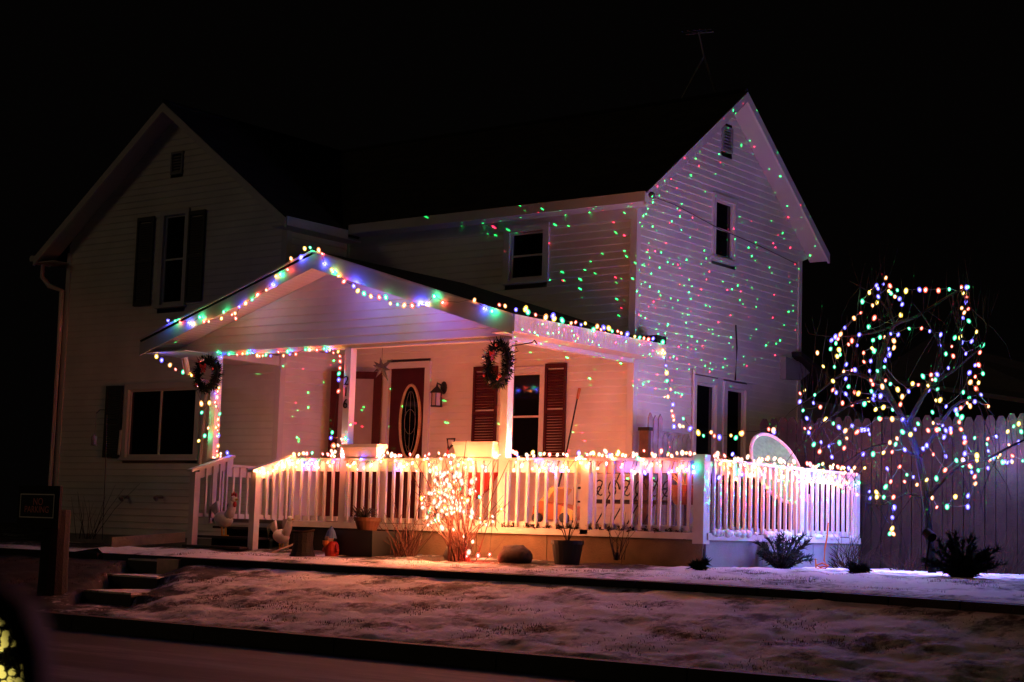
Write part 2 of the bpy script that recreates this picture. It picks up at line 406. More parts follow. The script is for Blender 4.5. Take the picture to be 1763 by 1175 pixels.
# bed edging: landscape timbers
def timber(x0, x1):
    y0, y1 = edge_y(x0), edge_y(x1)
    b = MB(); b.hexa([(x0, y0 - .075, -.64), (x1, y1 - .075, -.64), (x1, y1 + .03, -.64), (x0, y0 + .03, -.64),
                      (x0, y0 - .07, -.505), (x1, y1 - .07, -.505), (x1, y1 + .03, -.50), (x0, y0 + .03, -.50)])
    return b
ed = thing('bed_edging', 'dark timber edging between the snowy flower bed and the sloping lawn', 'edging', (2, -5.2, -.55))
x = -3.7
while x < 11:
    L = 2.4 if x < 3 else .8
    timber(x, x + L - .02).build('timber', M['darkwood'], ed); x += L
ed2 = thing('bed_edging', 'dark edging left of the snowy lawn steps', 'edging', (-7, -5.2, -.55))
x = -12.
while x < -5.5:
    timber(x, x + 2.2 - .02).build('timber', M['darkwood'], ed2); x += 2.2

# grass poking out of the snow
def grass(name, n, xr, yr, zf, h, seed, m):
    r = random.Random(seed); b = MB()
    for _ in range(n):
        x = r.uniform(*xr); y = r.uniform(*yr); z = zf(x, y)
        if mnz.noise(Vector((x * 1.3, y * 1.9, seed))) < r.uniform(.0, .5): continue
        for _k in range(2):
            a = r.uniform(0, 6.28); l = r.uniform(.4, 1) * h; w = .004
            p = Vector((x + r.uniform(-.03, .03), y + r.uniform(-.03, .03), z - .01)); d = Vector((math.cos(a), math.sin(a), 0))
            s = Vector((-d.y, d.x, 0)) * w; t = p + d * l * r.uniform(.2, .9) + Vector((0, 0, l))
            b.add([p - s, p + s, t], [(0, 1, 2)])
    o = b.build(name, m, None); o['kind'] = 'stuff'
    return o
grass('grass', 30000, (-11, 11), (KY, -5.3), lawn_cut, .032, 5, M['drygrass'])
grass('dead_leaves', 16000, (-4.2, 9.5), (-5.0, -3.2), lambda x, y: ground_z(x, y) + .015, .04, 8, M['drygrass'])

# lawn steps
st = thing('garden_steps', 'three dark snow dusted steps set into the lawn bank beside the sign post', 'steps', (-4.6, -5.6, -.9))
for (xa, xb, y, zt, yb) in ((-4.80, -4.15, -5.22, -.556, -4.9), (-4.28, -3.26, -6.0, -.745, -5.2), (-3.42, -2.50, -7.05, -.90, -5.98)):
    b = MB(); b.box(xa, xb, y, yb, zt - .4, zt - .02); s = b.build('step', M['darkstep'], st)
    b = MB(); b.box(xa + .02, xb - .02, y + .015, yb, zt - .019, zt + .004); b.build('snow_cover', M['lawn'], s)
b = MB(); b.box(-4.148, -3.72, -5.24, -5.0, -.85, -.535); b.build('side_block', M['newwood'], st)

# ------------------------------------------------------------------ house
LW, LX0, LX1, LY = -1.46, -11.3, -5.78, -1.46        # left wing: front plane and sides
DEP = 5.2
RIDGE = 7.12; EAVE = 4.93; OH = .36
FLOOR = .0
house = thing('house', 'white two storey farmhouse with two gables, porch roof and dark windows', 'house', (-4, 1, -.42))
F_main = Frame((0, 0, 0), (1, 0, 0), (0, -1, 0))          # u = x
F_side = Frame((0, 0, 0), (0, 1, 0), (1, 0, 0))           # u = y
F_left = Frame((0, LY, 0), (1, 0, 0), (0, -1, 0))
F_lside = Frame((LX1, 0, 0), (0, 1, 0), (1, 0, 0))
F_pg = Frame((0, -3.0, 0), (1, 0, 0), (0, -1, 0))
# backing walls
b = MB(); b.box(LX1 + .1, -.1, .1, DEP - .1, -.42, 4.85); b.box(LX0 + .1, LX1 - .1, LY + .1, DEP - .1, -.42, 4.85)
mx = (LX0 + LX1) / 2
slope = (RIDGE - EAVE) / (DEP / 2 + OH)
wz = lambda d: RIDGE - slope * d - .14
b.prism([(-.12, .1, 4.85), (-.12, DEP - .1, 4.85), (-.12, DEP / 2, wz(.1) - .1)], (-5.6, 0, 0))
b.prism([(LX0 + .1, LY + .12, 4.85), (LX1 - .1, LY + .12, 4.85), (mx, LY + .12, wz(.1) - .1)], (0, 6, 0))
b.build('wall', M['core'], house)
b = MB(); b.box(LX1 - .02, .004, -.004, DEP, -.6, -.16); b.box(LX0 - .004, LX1, LY - .004, DEP, -.6, -.3)
b.build('foundation', M['foundation'], house)

W2 = (-2.33, -1.68, 3.86, 4.60)           # upper front window
WP = (-2.24, -1.66, 1.05, 2.40)           # porch window
DR = (-4.72, -3.95, .12, 2.55)            # front door
SG = (2.25, 2.85, 4.42, 5.34)             # gable window on the right side
SLa = (1.75, 2.37, .95, 2.36); SLb = (2.70, 3.30, .95, 2.35)
LU = (-8.74, -8.2, 3.66, 5.20); LL = (-9.42, -7.7, 1.05, 2.20)
tr = .09
H = lambda w, t=tr: (w[0] - t + .01, w[1] + t - .01, w[2] - .06, w[3] + t - .01)
clad(house, F_main, -.1, 4.83, lambda z: (LX1 + .005, -.005), [H(W2), H(WP), H(DR)])
def side_lim(z):
    if z <= 4.83: return (.005, DEP - .005)
    d = (RIDGE - .16 - z) / slope; return (DEP / 2 - d, DEP / 2 + d)
clad(house, F_side, -.2, RIDGE - .25, side_lim, [H(SG), H(SLa), H(SLb), (2.42, 2.76, 6.15, 6.58)])
def left_lim(z):
    hw = (LX1 - LX0) / 2
    if z <= 4.83: return (LX0 + .005, LX1 - .005)
    d = min(hw, (RIDGE - .16 - z) / slope); return (mx - d, mx + d)
clad(house, F_left, -.3, RIDGE - .25, left_lim, [H(LU), H(LL), (-8.66, -8.34, 5.9, 6.32)])
clad(house, F_lside, -.1, 4.83, lambda z: (LY + .005, -.025))
# corner boards
def corner(x0, x1, y0, y1, z0, z1): 
    b = MB(); b.box(x0, x1, y0, y1, z0, z1); return b.build('corner_board', M['trim'], house)
corner(-.085, .03, -.03, -.0, -.2, 4.8); corner(0, .028, .0, .085, -.2, 4.8)
corner(.0, .03, DEP - .09, DEP + .02, -.2, 4.75)
corner(LX1 - .085, LX1 + .03, LY - .03, LY, -.3, 4.8); corner(LX1, LX1 + .028, LY, LY + .085, -.1, 4.8)
corner(LX0 - .03, LX0 + .085, LY - .03, LY, -.3, 4.75)
corner(LX1, LX1 + .05, -.05, 0, -.1, 4.8)
# roofs: sheets 0.1 thick with UVs in metres
def roof(name, quad, thick=.1, parent=None, m='shingle', sub=0):
    a, b_, c, d = [Vector(q) for q in quad]      # eave start, eave end, ridge end, ridge start
    n = (b_ - a).cross(d - a).normalized()
    if n.z < 0: n = -n
    b = MB(); b.hexa([a - n * thick, b_ - n * thick, c - n * thick, d - n * thick, a, b_, c, d])
    o = b.build(name, M[m], parent or house)
    uv = o.data.uv_layers.new(name='UVMap'); e = (b_ - a).normalized(); g = n.cross(e)
    off = Vector((parent or house)['_base'])
    for lp in o.data.loops:
        p = o.data.vertices[lp.vertex_index].co + off - a; uv.data[lp.index].uv = (p.dot(e), p.dot(g))
    return o
RY = DEP / 2
roof('roof', [(mx, -OH, EAVE), (.36, -OH, EAVE), (.36, RY, RIDGE), (mx, RY, RIDGE)])
roof('roof', [(.36, DEP + OH, EAVE), (mx, DEP + OH, EAVE), (mx, RY, RIDGE + .002), (.36, RY, RIDGE + .002)])
LE = RIDGE - slope * ((LX1 - LX0) / 2 + .32)
roof('roof', [(LX1 + .32, RY, LE), (LX1 + .32, LY - OH, LE), (mx, LY - OH, RIDGE), (mx, RY, RIDGE)])
roof('roof', [(LX0 - .55, LY - OH, RIDGE - slope * (mx - LX0 + .55)), (LX0 - .55, RY, RIDGE - slope * (mx - LX0 + .55)), (mx, RY, RIDGE + .003), (mx, LY - OH, RIDGE + .003)])
LEL = RIDGE - slope * (mx - LX0 + .55)
b = MB(); b.tube([(mx, RY, RIDGE + .0), (.36, RY, RIDGE + .0)], .05, n=6); b.build('ridge_cap', M['shingle'], house)
b = MB(); b.tube([(mx, LY - OH, RIDGE), (mx, RY, RIDGE)], .05, n=6); b.build('ridge_cap', M['shingle'], house)
# rake boards and their soffits
def rake(fr, ua, za, ub, zb, n0, n1, h, m='trim', name='rake_board'):
    b = MB(); b.hexa([fr.p(ua, za - h, n0), fr.p(ub, zb - h, n0), fr.p(ub, zb - h, n1), fr.p(ua, za - h, n1), fr.p(ua, za, n0), fr.p(ub, zb, n0), fr.p(ub, zb, n1), fr.p(ua, za, n1)])
    return b.build(name, M[m], house)
e2 = .02
rake(F_side, -OH, EAVE - e2, RY, RIDGE - e2, .345, .385, .16); rake(F_side, DEP + OH, EAVE - e2, RY, RIDGE - e2, .345, .384, .16)
rake(F_side, -OH, EAVE - .12, RY, RIDGE - .12, .0, .345, .02, 'soffit', 'soffit'); rake(F_side, DEP + OH, EAVE - .12, RY, RIDGE - .12, .0, .345, .021, 'soffit', 'soffit')
rake(F_left, LX1 + .32, LE - e2, mx, RIDGE - e2, OH - .02, OH + .02, .15); rake(F_left, LX0 - .55, LEL - e2, mx, RIDGE - e2, OH - .02, OH + .021, .15)
rake(F_left, LX1 + .32, LE - .12, mx, RIDGE - .12, 0, OH - .02, .02, 'soffit', 'soffit'); rake(F_left, LX0 - .55, LEL - .12, mx, RIDGE - .12, 0, OH - .02, .021, 'soffit', 'soffit')
# eaves
def eave(x0, x1, y0, y1, zt, zb, name='fascia', m='trim'):
    b = MB(); b.box(x0, x1, y0, y1, zb, zt); return b.build(name, M[m], house)
eave(LX1 + .345, .384, -OH - .03, -OH + .0, EAVE + .01, EAVE - .14)
eave(LX1 + .32, .345, -OH, -.004, EAVE - .14, EAVE - .12, 'soffit', 'soffit')
eave(LX1 + .32, LX1 + .35, LY - OH, -OH - .03, LE + .01, LE - .14)
eave(LX1, LX1 + .32, LY - OH + .02, -.0, LE - .14, LE - .12, 'soffit', 'soffit')
eave(LX0 - .58, LX0 - .55, LY - OH, DEP, LEL + .02, LEL - .10)
eave(LX0 - .55, LX0, LY - OH + .02, DEP, LEL - .12, LEL - .10, 'soffit', 'soffit')
eave(LX1 + .03, -.03, -.035, -.002, 4.63, 4.80, 'frieze_board')
# gutters with downspout at the far left corner
b = MB(); b.tube([(LX0 - .63, LY - OH, LEL - .03), (LX0 - .63, DEP, LEL - .03)], .06, n=8); b.build('gutter', M['trim'], house)
b = MB(); b.tube([(LX0 - .5, LY - .2, LEL - .08), (LX0 - .5, LY - .2, LEL - .35), (LX0 - .35, LY - .15, LEL - .52), (LX0 - .06, LY - .08, LEL - .62), (LX0 - .05, LY - .08, LEL - 1.2), (LX0 - .05, LY - .08, -.2)], .045, n=8)
b.build('downspout', M['trim'], house)
# windows, shutters, vents
window(house, F_main, *W2, trim=.11, label='small upper front window with white casing')
window(house, F_main, *WP)
window(house, F_side, *SG, trim=.08); window(house, F_side, *SLa, trim=.1, rail=False); window(house, F_side, *SLb, trim=.1, rail=False)
window(house, F_left, LU[0], LU[1], LU[2], LU[3]); window(house, F_left, *LL, mull=(-8.62,), rail=False, trim=.1)
for a in ((-2.95, -2.48, 1.05, 2.52), (-1.56, -1.17, 1.05, 2.52)): shutter(house, F_main, *a, 'burgundy')
for a in ((-9.42, -8.99), (-8.1, -7.7)): shutter(house, F_left, a[0], a[1], 3.66, 5.22, 'black_shutter')
shutter(house, F_left, -10.0, -9.58, 1.03, 2.28, 'black_shutter')
def vent(fr, u0, u1, z0, z1):
    b = MB(); fr.box(b, u0, u0 + .04, z0, z1, -.02, .04); fr.box(b, u1 - .04, u1, z0, z1, -.02, .04); fr.box(b, u0 + .04, u1 - .04, z1 - .04, z1, -.02, .039); fr.box(b, u0 + .04, u1 - .04, z0, z0 + .04, -.02, .039)
    v = b.build('gable_vent', M['skirt'], house); q = MB(); z = z0 + .05
    while z < z1 - .06:
        q.hexa([fr.p(u0 + .04, z, -.02), fr.p(u1 - .04, z, -.02), fr.p(u1 - .04, z, .03), fr.p(u0 + .04, z, .03), fr.p(u0 + .04, z + .04, -.02), fr.p(u1 - .04, z + .04, -.02), fr.p(u1 - .04, z + .012, .028), fr.p(u0 + .04, z + .012, .028)]); z += .05
    q.build('louvre', M['greywood'], v)
vent(F_side, 2.43, 2.75, 6.16, 6.57); vent(F_left, -8.65, -8.35, 5.91, 6.31)

# front door with oval light
b = MB()
F_main.box(b, DR[0] - .11, DR[0], -.02, DR[3], -.06, .05); F_main.box(b, DR[1], DR[1] + .11, -.02, DR[3], -.06, .05); F_main.box(b, DR[0] - .11, DR[1] + .11, DR[3], DR[3] + .1, -.06, .053)
b.build('door_casing', M['trim'], house)
b = MB(); F_main.box(b, DR[0], DR[1], -.02, DR[3], -.06, -.02); door = b.build('front_door', M['burgundy'], house)
cx, cz = -4.275, 1.68; rx, rz = .235, .62; N = 36
ring = MB()
for i in range(N):
    t0, t1 = 2 * math.pi * i / N, 2 * math.pi * (i + 1) / N
    def q(t, s, n): return F_main.p(cx + rx * s * math.cos(t), cz + (rz - rx + rx * s) * math.sin(t), n)
    ring.hexa([q(t0, .78, -.022), q(t1, .78, -.022), q(t1, 1, -.022), q(t0, 1, -.022), q(t0, .8, .004), q(t1, .8, .004), q(t1, .96, .004), q(t0, .96, .004)])
ring.build('oval_frame', M['newwood'], door)
b = MB(); b.add([F_main.p(cx + rx * .8 * math.cos(2 * math.pi * i / N), cz + (rz - rx * .2) * math.sin(2 * math.pi * i / N), -.012) for i in range(N)], [tuple(range(N))]); b.build('oval_glass', M['glass'], door)
lead = MB()
for k in (-.5, 0, .5):
    lead.tube([F_main.p(cx + k * .22 * math.cos(a) , cz + .5 * math.sin(a), -.008) for a in [(-1.4 + 2.8 * i / 10) for i in range(11)]], .004, n=4)
lead.tube([F_main.p(cx + .12 * math.cos(a), cz + .2 * math.sin(a), -.008) for a in [6.283 * i / 14 for i in range(15)]], .004, n=4)
lead.build('leaded_bars', M['steel'], door)
b = MB(); b.ball(F_main.p(DR[1] - .07, 1.1, .03), .035, n=10); b.build('door_knob', M['beak'], door)
# storm door folded open to the left
h0 = Vector((DR[0] - .13, -.06, 0)); h1 = Vector((-5.60, -.46, 0)); dv = (h1 - h0).normalized(); nn = Vector((dv.y, -dv.x, 0)); 
if nn.y > 0: nn = -nn
F_sd = Frame(h0, dv, nn); wl = (h1 - h0).length
b = MB(); F_sd.box(b, 0, .13, .1, 2.5, 0, .03); F_sd.box(b, wl - .14, wl, .1, 2.5, 0, .03); F_sd.box(b, .13, wl - .14, 2.38, 2.5, 0, .03); F_sd.box(b, .13, wl - .14, .1, .95, 0, .03)
sd = b.build('storm_door', M['burgundy'], house)
b = MB(); F_sd.box(b, .13, wl - .14, .95, 2.38, .008, .016); b.build('storm_glass', M['screen'], sd)
b = MB(); b.tube([F_sd.p(wl - .07, 1.12, .03), F_sd.p(wl - .07, 1.12, .07), F_sd.p(wl - .15, 1.12, .07)], .012, n=6); b.build('handle', M['iron'], sd)
b = MB(); b.box(DR[0] - .1, DR[1] + .1, -.3, -.02, -.02, .1); b.build('door_step', M['deck'], house)

# porch roof
PX, PZ, PH = -3.22, 3.87, 3.62; ps = .307; PYF = -3.45
pz = lambda d: PZ - ps * d
PXL, PXR = PX - PH, PX + PH
roof('porch_roof', [(PXL, PYF - .03, pz(PH)), (PXL, LY - .0, pz(PH)), (PX, LY, PZ), (PX, PYF - .03, PZ)], .06)
roof('porch_roof', [(LX1, LY, pz(PX - LX1)), (LX1, -.0, pz(PX - LX1)), (PX, 0, PZ), (PX, LY, PZ)], .06)
roof('porch_roof', [(PXR, -.0, pz(PH)), (PXR, PYF - .03, pz(PH)), (PX, PYF - .03, PZ - .001), (PX, 0, PZ - .001)], .06)
b = MB(); b.box(PXR - .5, PXR, 0, .25, pz(PH) - .1, pz(PH) + .12); b.build('roof_return', M['shingle'], house)
F_pf = Frame((0, PYF, 0), (1, 0, 0), (0, -1, 0))
rake(F_pf, PXL, pz(PH) - .02, PX, PZ - .02, 0, .03, .24, 'fascia', 'porch_fascia'); rake(F_pf, PXR, pz(PH) - .02, PX, PZ - .02, 0, .031, .24, 'fascia', 'porch_fascia')
# drip edge
rake(F_pf, PXL, pz(PH) + .005, PX, PZ + .005, .0, .045, .03, 'trim', 'drip_edge'); rake(F_pf, PXR, pz(PH) + .005, PX, PZ + .005, .0, .046, .03, 'trim', 'drip_edge')
eave(PXR - .0, PXR + .03, PYF - .03, .22, pz(PH) - .0, pz(PH) - .225, 'porch_fascia')
eave(PXL - .03, PXL, PYF - .0, LY, pz(PH) + .0, pz(PH) - .15, 'porch_fascia')
SB = pz(PH) - .22        # underside of the eaves
eave(.03, PXR, PYF, -.0, SB, SB + .012, 'porch_soffit', 'soffit')
eave(PXL, LX1 - .06, PYF, LY, SB, SB + .012, 'porch_soffit', 'soffit')
# sloped front soffit made of narrow panels
nP = 44
for s in (-1, 1):
    for i in range(nP):
        d0 = PH * i / nP; d1 = PH * (i + .93) / nP
        za, zb = pz(d0) - .235, pz(d1) - .235
        if max(za, zb) < SB: continue
        za, zb = max(za, SB), max(zb, SB)
        b = MB(); xa, xb = PX + s * d0, PX + s * d1
        b.hexa([(xa, PYF + .0, za), (xb, PYF, zb), (xb, -3.0, zb), (xa, -3.0, za), (xa, PYF, za + .02), (xb, PYF, zb + .02), (xb, -3.0, zb + .02), (xa, -3.0, za + .02)])
        b.build('soffit_panel', M['soffit'], house)
b = MB()
for s in (-1, 1):
    b.hexa([(PX, PYF, PZ - .205), (PX + s * PH, PYF, pz(PH) - .205), (PX + s * PH, -2.95, pz(PH) - .205), (PX, -2.95, PZ - .205), (PX, PYF, PZ - .2), (PX + s * PH, PYF, pz(PH) - .2), (PX + s * PH, -2.95, pz(PH) - .2), (PX, -2.95, PZ - .2)])
b.build('soffit_backing', M['darkwood'], house)
# porch gable siding and beams
BZ = 2.50
def pg_lim(z):
    d = (PZ - .23 - z) / ps; return (PX - d, min(.0, PX + d))
clad(house, F_pg, BZ + .05, PZ - .26, pg_lim, exp=.118)
b = MB(); b.box(LX1 - .14, .02, -2.98, -2.86, BZ, BZ + .16); b.build('porch_beam', M['trim'], house)
b = MB(); b.box(-.10, .02, -2.86, -.03, BZ - .02, BZ + .16); b.build('porch_beam', M['trim'], house)
b = MB(); b.box(LX1 - .14, LX1 - .02, -2.86, LY - .03, BZ, BZ + .16); b.build('porch_beam', M['trim'], house)
for s in (-1, 1):       # vaulted ceiling under the rafters
    xe = -.1 if s > 0 else LX1 + .03
    d = abs(PX - xe)
    b = MB(); b.hexa([(PX, -2.88, PZ - .29), (xe, -2.88, pz(d) - .29), (xe, -.03, pz(d) - .29), (PX, -.03, PZ - .29), (PX, -2.88, PZ - .27), (xe, -2.88, pz(d) - .27), (xe, -.03, pz(d) - .27), (PX, -.03, PZ - .27)])
    b.build('porch_ceiling', M['soffit'], house)
# porch gutter spout on the left
b = MB(); p = at(318, 616, 1, -3.35); q = at(322, 640, 1, -3.3); r_ = at(338, 652, 1, -2.6); s_ = at(357, 660, 1, -1.55)
b.tube([p, q, r_, s_], .05, n=8); b.build('downspout', M['trim'], house)
b = MB(); b.tube([at(357, 655, 1, -1.52), at(344, 800, 1, -1.52)], .03, n=6); b.build('downspout', M['trim'], house)
# service cable and insulator on the right gable
b = MB(); b.ball(at(1122, 336, 1, -.42), .05, n=8); b.build('insulator', M['steel'], house)
b = MB()
b.tube([at(1122, 338, 1, -.4), at(1160, 352, 0, .06), at(1240, 395, 0, .05), at(1310, 425, 0, .05), at(1372, 455, 0, .05)], .006, n=5)
b.tube([at(1267, 560, 0, .04), at(1269, 600, 0, .05), at(1266, 655, 0, .04)], .012, n=5)
b.build('service_cable', M['iron'], house)
b = MB(); b.tube([at(1195, 637, 0, .06), at(1193, 790, 0, .06)], .02, n=6); b.build('conduit', M['trim'], house)
for q in ((217, 856), (277, 856)):
    p = at(q[0], q[1], 1, LY - .05); b = MB(); b.tube([p + Vector((0, .04, 0)), p - Vector((0, .08, 0)), p - Vector((0, .1, .07))], .028, n=8); b.ball(p - Vector((0, .12, .02)), .035, n=8); b.build('hose_tap', M['steel'], house)

# rear addition with a low roof
rear = thing('rear_addition', 'low rear lean to with pale eave end behind the right gable wall', 'building', (-1, 6.5, -.4))
b = MB(); b.box(-4, -.05, DEP + .02, 8, -.42, 2.4); b.build('wall', M['neighbour'], rear)
pts = [at(1353, 614, 0, .12), at(1380, 626, 0, .12), at(1394, 642, 0, .12), at(1379, 655, 0, .12), at(1353, 653, 0, .12)]
b = MB(); b.prism(pts, (-.14, 0, 0)); b.build('eave_end', M['skirt'], rear)
za = pts[0].z + .04
b = MB(); b.hexa([(-4, 4.9, za), (.2, 4.9, za), (.2, 8.6, za - 1.0), (-4, 8.6, za - 1.0), (-4, 4.9, za + .08), (.2, 4.9, za + .08), (.2, 8.6, za - .92), (-4, 8.6, za - .92)]); b.build('roof', M['shingle'], rear)

# roof antenna
an = thing('roof_antenna', 'thin tripod television antenna mast standing on the dark main roof', 'antenna', (-.6, 2.6, 7.1))
top = at(1212, 98, 1, 2.6)
for q in ((1163, 190), (1233, 163)):
    e = at(q[0], q[1], 1, 2.6); b = MB(); b.tube([top, e], .016, n=5); b.build('leg', M['steel'], an)
e = Vector((top.x + .1, 3.4, 6.6)); b = MB(); b.tube([top, e], .016, n=5); b.build('leg', M['steel'], an)
tp = at(1203, 56, 1, 2.6); b = MB(); b.tube([top, tp], .014, n=5); b.build('mast', M['steel'], an)
b = MB(); b.tube([tp + Vector((-.25, 0, 0)), tp + Vector((.22, .1, 0))], .012, n=5)
for k in range(5): c = tp + Vector((-.22 + .1 * k, 0, 0)); w = .2 - .025 * k; b.tube([c + Vector((0, -w, 0)), c + Vector((0, w, .05))], .007, n=4)
b.build('aerial', M['steel'], an)

# neighbouring house, far right
nb = thing('neighbour_house', 'dim neighbouring house roof rising behind the picket fence', 'house', (3, 17, -.4))
b = MB(); b.box(-3.5, 9, 15, 20, -.42, 2.6); b.build('wall', M['neighbour'], nb)
b = MB(); a0, a1 = at(1500, 655, 1, 14.6), at(1900, 715, 1, 14.6); c0, c1 = at(1600, 590, 1, 18), at(1900, 668, 1, 18)
b.hexa([a0, a1, c1, c0, a0 + Vector((0, 0, .1)), a1 + Vector((0, 0, .1)), c1 + Vector((0, 0, .1)), c0 + Vector((0, 0, .1))]); b.build('roof', M['neighbour'], nb)

# ------------------------------------------------------------------ deck, stairs and railings
DX0, DX1, DY0, DY1 = -5.72, 3.0, -3.0, 1.2
deck = thing('porch_deck', 'white porch deck with slatted railing and front stairs wrapping the house corner', 'deck', (-1, -1.5, -.4))
b = MB(); b.box(DX0, DX1 - .02, -2.94, -.03, -.02, .03); b.box(.02, DX1 - .02, -.03, DY1, -.02, .03); b.box(DX0, LX1, -2.94, LY - .04, -.021, .029); b.build('floor', M['deck'], deck)
# rim boards and skirting
b = MB(); b.box(-3.9, DX1 + .005, DY0 - .06, DY0 + .02, -.05, .03); b.build('rim_board', M['white'], deck)
b = MB(); b.box(DX1 - .02, DX1 + .06, DY0 + .021, DY1, -.05, .03); b.build('rim_board', M['white'], deck)
x = -3.9
while x < DX1 - .1:
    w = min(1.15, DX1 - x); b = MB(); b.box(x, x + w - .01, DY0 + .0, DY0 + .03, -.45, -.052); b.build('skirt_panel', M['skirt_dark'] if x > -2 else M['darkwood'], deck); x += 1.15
y = DY0 + .04
while y < DY1:
    b = MB(); b.box(DX1 - .01, DX1 + .02, y, min(y + 1.39, DY1), -.45, -.052); b.build('skirt_panel', M['skirt'], deck); y += 1.4
# posts that carry the porch roof
def post(x, y, z0, z1, w=.105, name='post'):
    b = MB(); b.box(x - w / 2, x + w / 2, y - w / 2, y + w / 2, z0, z1); return b.build(name, M['white'], deck)
pxs = [-5.66, -2.9, -.07]
for x in pxs: post(x, -2.94, -.05, BZ - .001, .12)
post(1.3, DY0, -.03, .90, .12); post(DX1 - .03, DY0 + .0, -.10, .97, .15)
post(DX1, -.55, -.03, .92, .11); post(DX1, DY1 - .06, -.03, .92, .1)
post(-3.97, DY0 + .03, -.4, .93, .11)
# rails
def rail_run(p0, p1, spacing, zb=.07, zt=.93, skip=(), out=Vector((0, -1, 0))):
    p0 = Vector(p0); p1 = Vector(p1); d = (p1 - p0); L = d.length; d.normalize(); n = Vector((d.y, -d.x, 0)).normalized()
    if n.dot(out) < 0: n = -n
    def bar(name, n0, n1, z0, z1):
        b = MB(); q = [p0 + n * n0, p1 + n * n0, p1 + n * n1, p0 + n * n1]
        b.hexa([v + Vector((0, 0, z0)) for v in q] + [v + Vector((0, 0, z1)) for v in q]); b.build(name, M['white'], deck)
    bar('rail_cap', -.07, .075, zt - .035, zt); bar('top_board', -.02, .018, zt - .185, zt - .036); bar('bottom_rail', -.02, .018, zb - .03, zb + .04)
    k = int(L / spacing); 
    for i in range(k):
        t = (i + .5) * L / k
        if any(a < t < c for a, c in skip): continue
        w = .034 + rnd.uniform(-.003, .003); c = p0 + d * (t + rnd.uniform(-.006, .006)); tilt = rnd.uniform(-.006, .006)
        b = MB(); q0 = [c - d * w / 2 + n * .019, c + d * w / 2 + n * .019, c + d * w / 2 + n * .054, c - d * w / 2 + n * .054]
        b.hexa([v + Vector((0, 0, zb - .03)) for v in q0] + [v + d * tilt + Vector((0, 0, zt - .036)) for v in q0]); b.build('baluster', M['white'], deck)
rail_run((-3.9, DY0, 0), (-2.97, DY0, 0), .14); rail_run((-2.83, DY0, 0), (-.14, DY0, 0), .138)
rail_run((0, DY0, 0), (1.23, DY0, 0), .138); rail_run((1.37, DY0, 0), (2.89, DY0, 0), .138)
rail_run((DX1, DY0 + .1, 0), (DX1, -.62, 0), .15, out=Vector((1, 0, 0))); rail_run((DX1, -.48, 0), (DX1, DY1 - .12, 0), .15, out=Vector((1, 0, 0)))
rail_run((DX0 + .02, -2.86, 0), (DX0 + .02, LY - .06, 0), .14, zt=.86, out=Vector((1, 0, 0)))
rail_run((-5.6, DY0, 0), (-5.22, DY0, 0), .14)
# stairs
SX0, SX1 = -5.17, -3.97
for i, (y0, y1, z) in enumerate(((-3.30, -3.02, -.08), (-3.60, -3.30, -.22), (-3.88, -3.58, -.36))):
    b = MB(); b.box(SX0, SX1, y0 - .02, y1, z - .035, z); b.build('tread', M['darkstep'], deck)
    b = MB(); b.box(SX0, SX1, y1 - .03, y1 - .01, z - .16, z - .037); b.build('riser', M['darkwood'], deck)
for sx in (SX0 - .03, SX1 + .03):
    post(sx, -3.68, -.47, .70, .105, 'newel_post')
    b = MB(); w = .06
    b.hexa([(sx - w, -3.8, .69), (sx + w, -3.8, .69), (sx + w, -2.96, .945), (sx - w, -2.96, .945), (sx - w, -3.8, .73), (sx + w, -3.8, .73), (sx + w, -2.96, .985), (sx - w, -2.96, .985)]); b.build('handrail', M['white'], deck)
    b = MB(); w = .02
    b.hexa([(sx - w, -3.62, .60), (sx + w, -3.62, .60), (sx + w, -2.96, .80), (sx - w, -2.96, .80), (sx - w, -3.62, .735), (sx + w, -3.62, .735), (sx + w, -2.96, .94), (sx - w, -2.96, .94)]); b.build('top_board', M['white'], deck)
    b = MB(); b.box(sx - .02, sx + .02, -3.62, -3.0, .05, .10); b.build('bottom_rail', M['white'], deck)
    for k in range(4):
        y = -3.5 + k * .135; zt = .62 + (y + 3.62) * .3; b = MB(); b.box(sx + .021, sx + .055, y - .017, y + .017, .05, zt + .1); b.build('baluster', M['white'], deck)
# frozen leaf clumps and snow at the rail foot
b = MB()
for i in range(17):
    x = .05 + i * .165 + rnd.uniform(-.04, .04)
    for _ in range(26):
        p = Vector((x + rnd.gauss(0, .025), DY0 - .04 + rnd.gauss(0, .012), .03 + abs(rnd.gauss(0, .02)))); d = Vector((rnd.gauss(0, .03), rnd.gauss(0, .02), rnd.gauss(.01, .02))); s = Vector((rnd.gauss(0, .012), 0, rnd.gauss(0, .012)))
        b.add([p - s, p + s, p + d], [(0, 1, 2)])
b.build('leaf_litter', M['clump'], deck, kind='stuff')
b = MB()
for i in range(46):
    y = DY0 + .1 + rnd.random() * 4.0; b.ball((DX1 + .045, y, .035), .03 + rnd.random() * .03, n=6, k=4, sy=1.5)
b.build('snow_ledge', M['snow'], deck, kind='stuff', smooth=True)

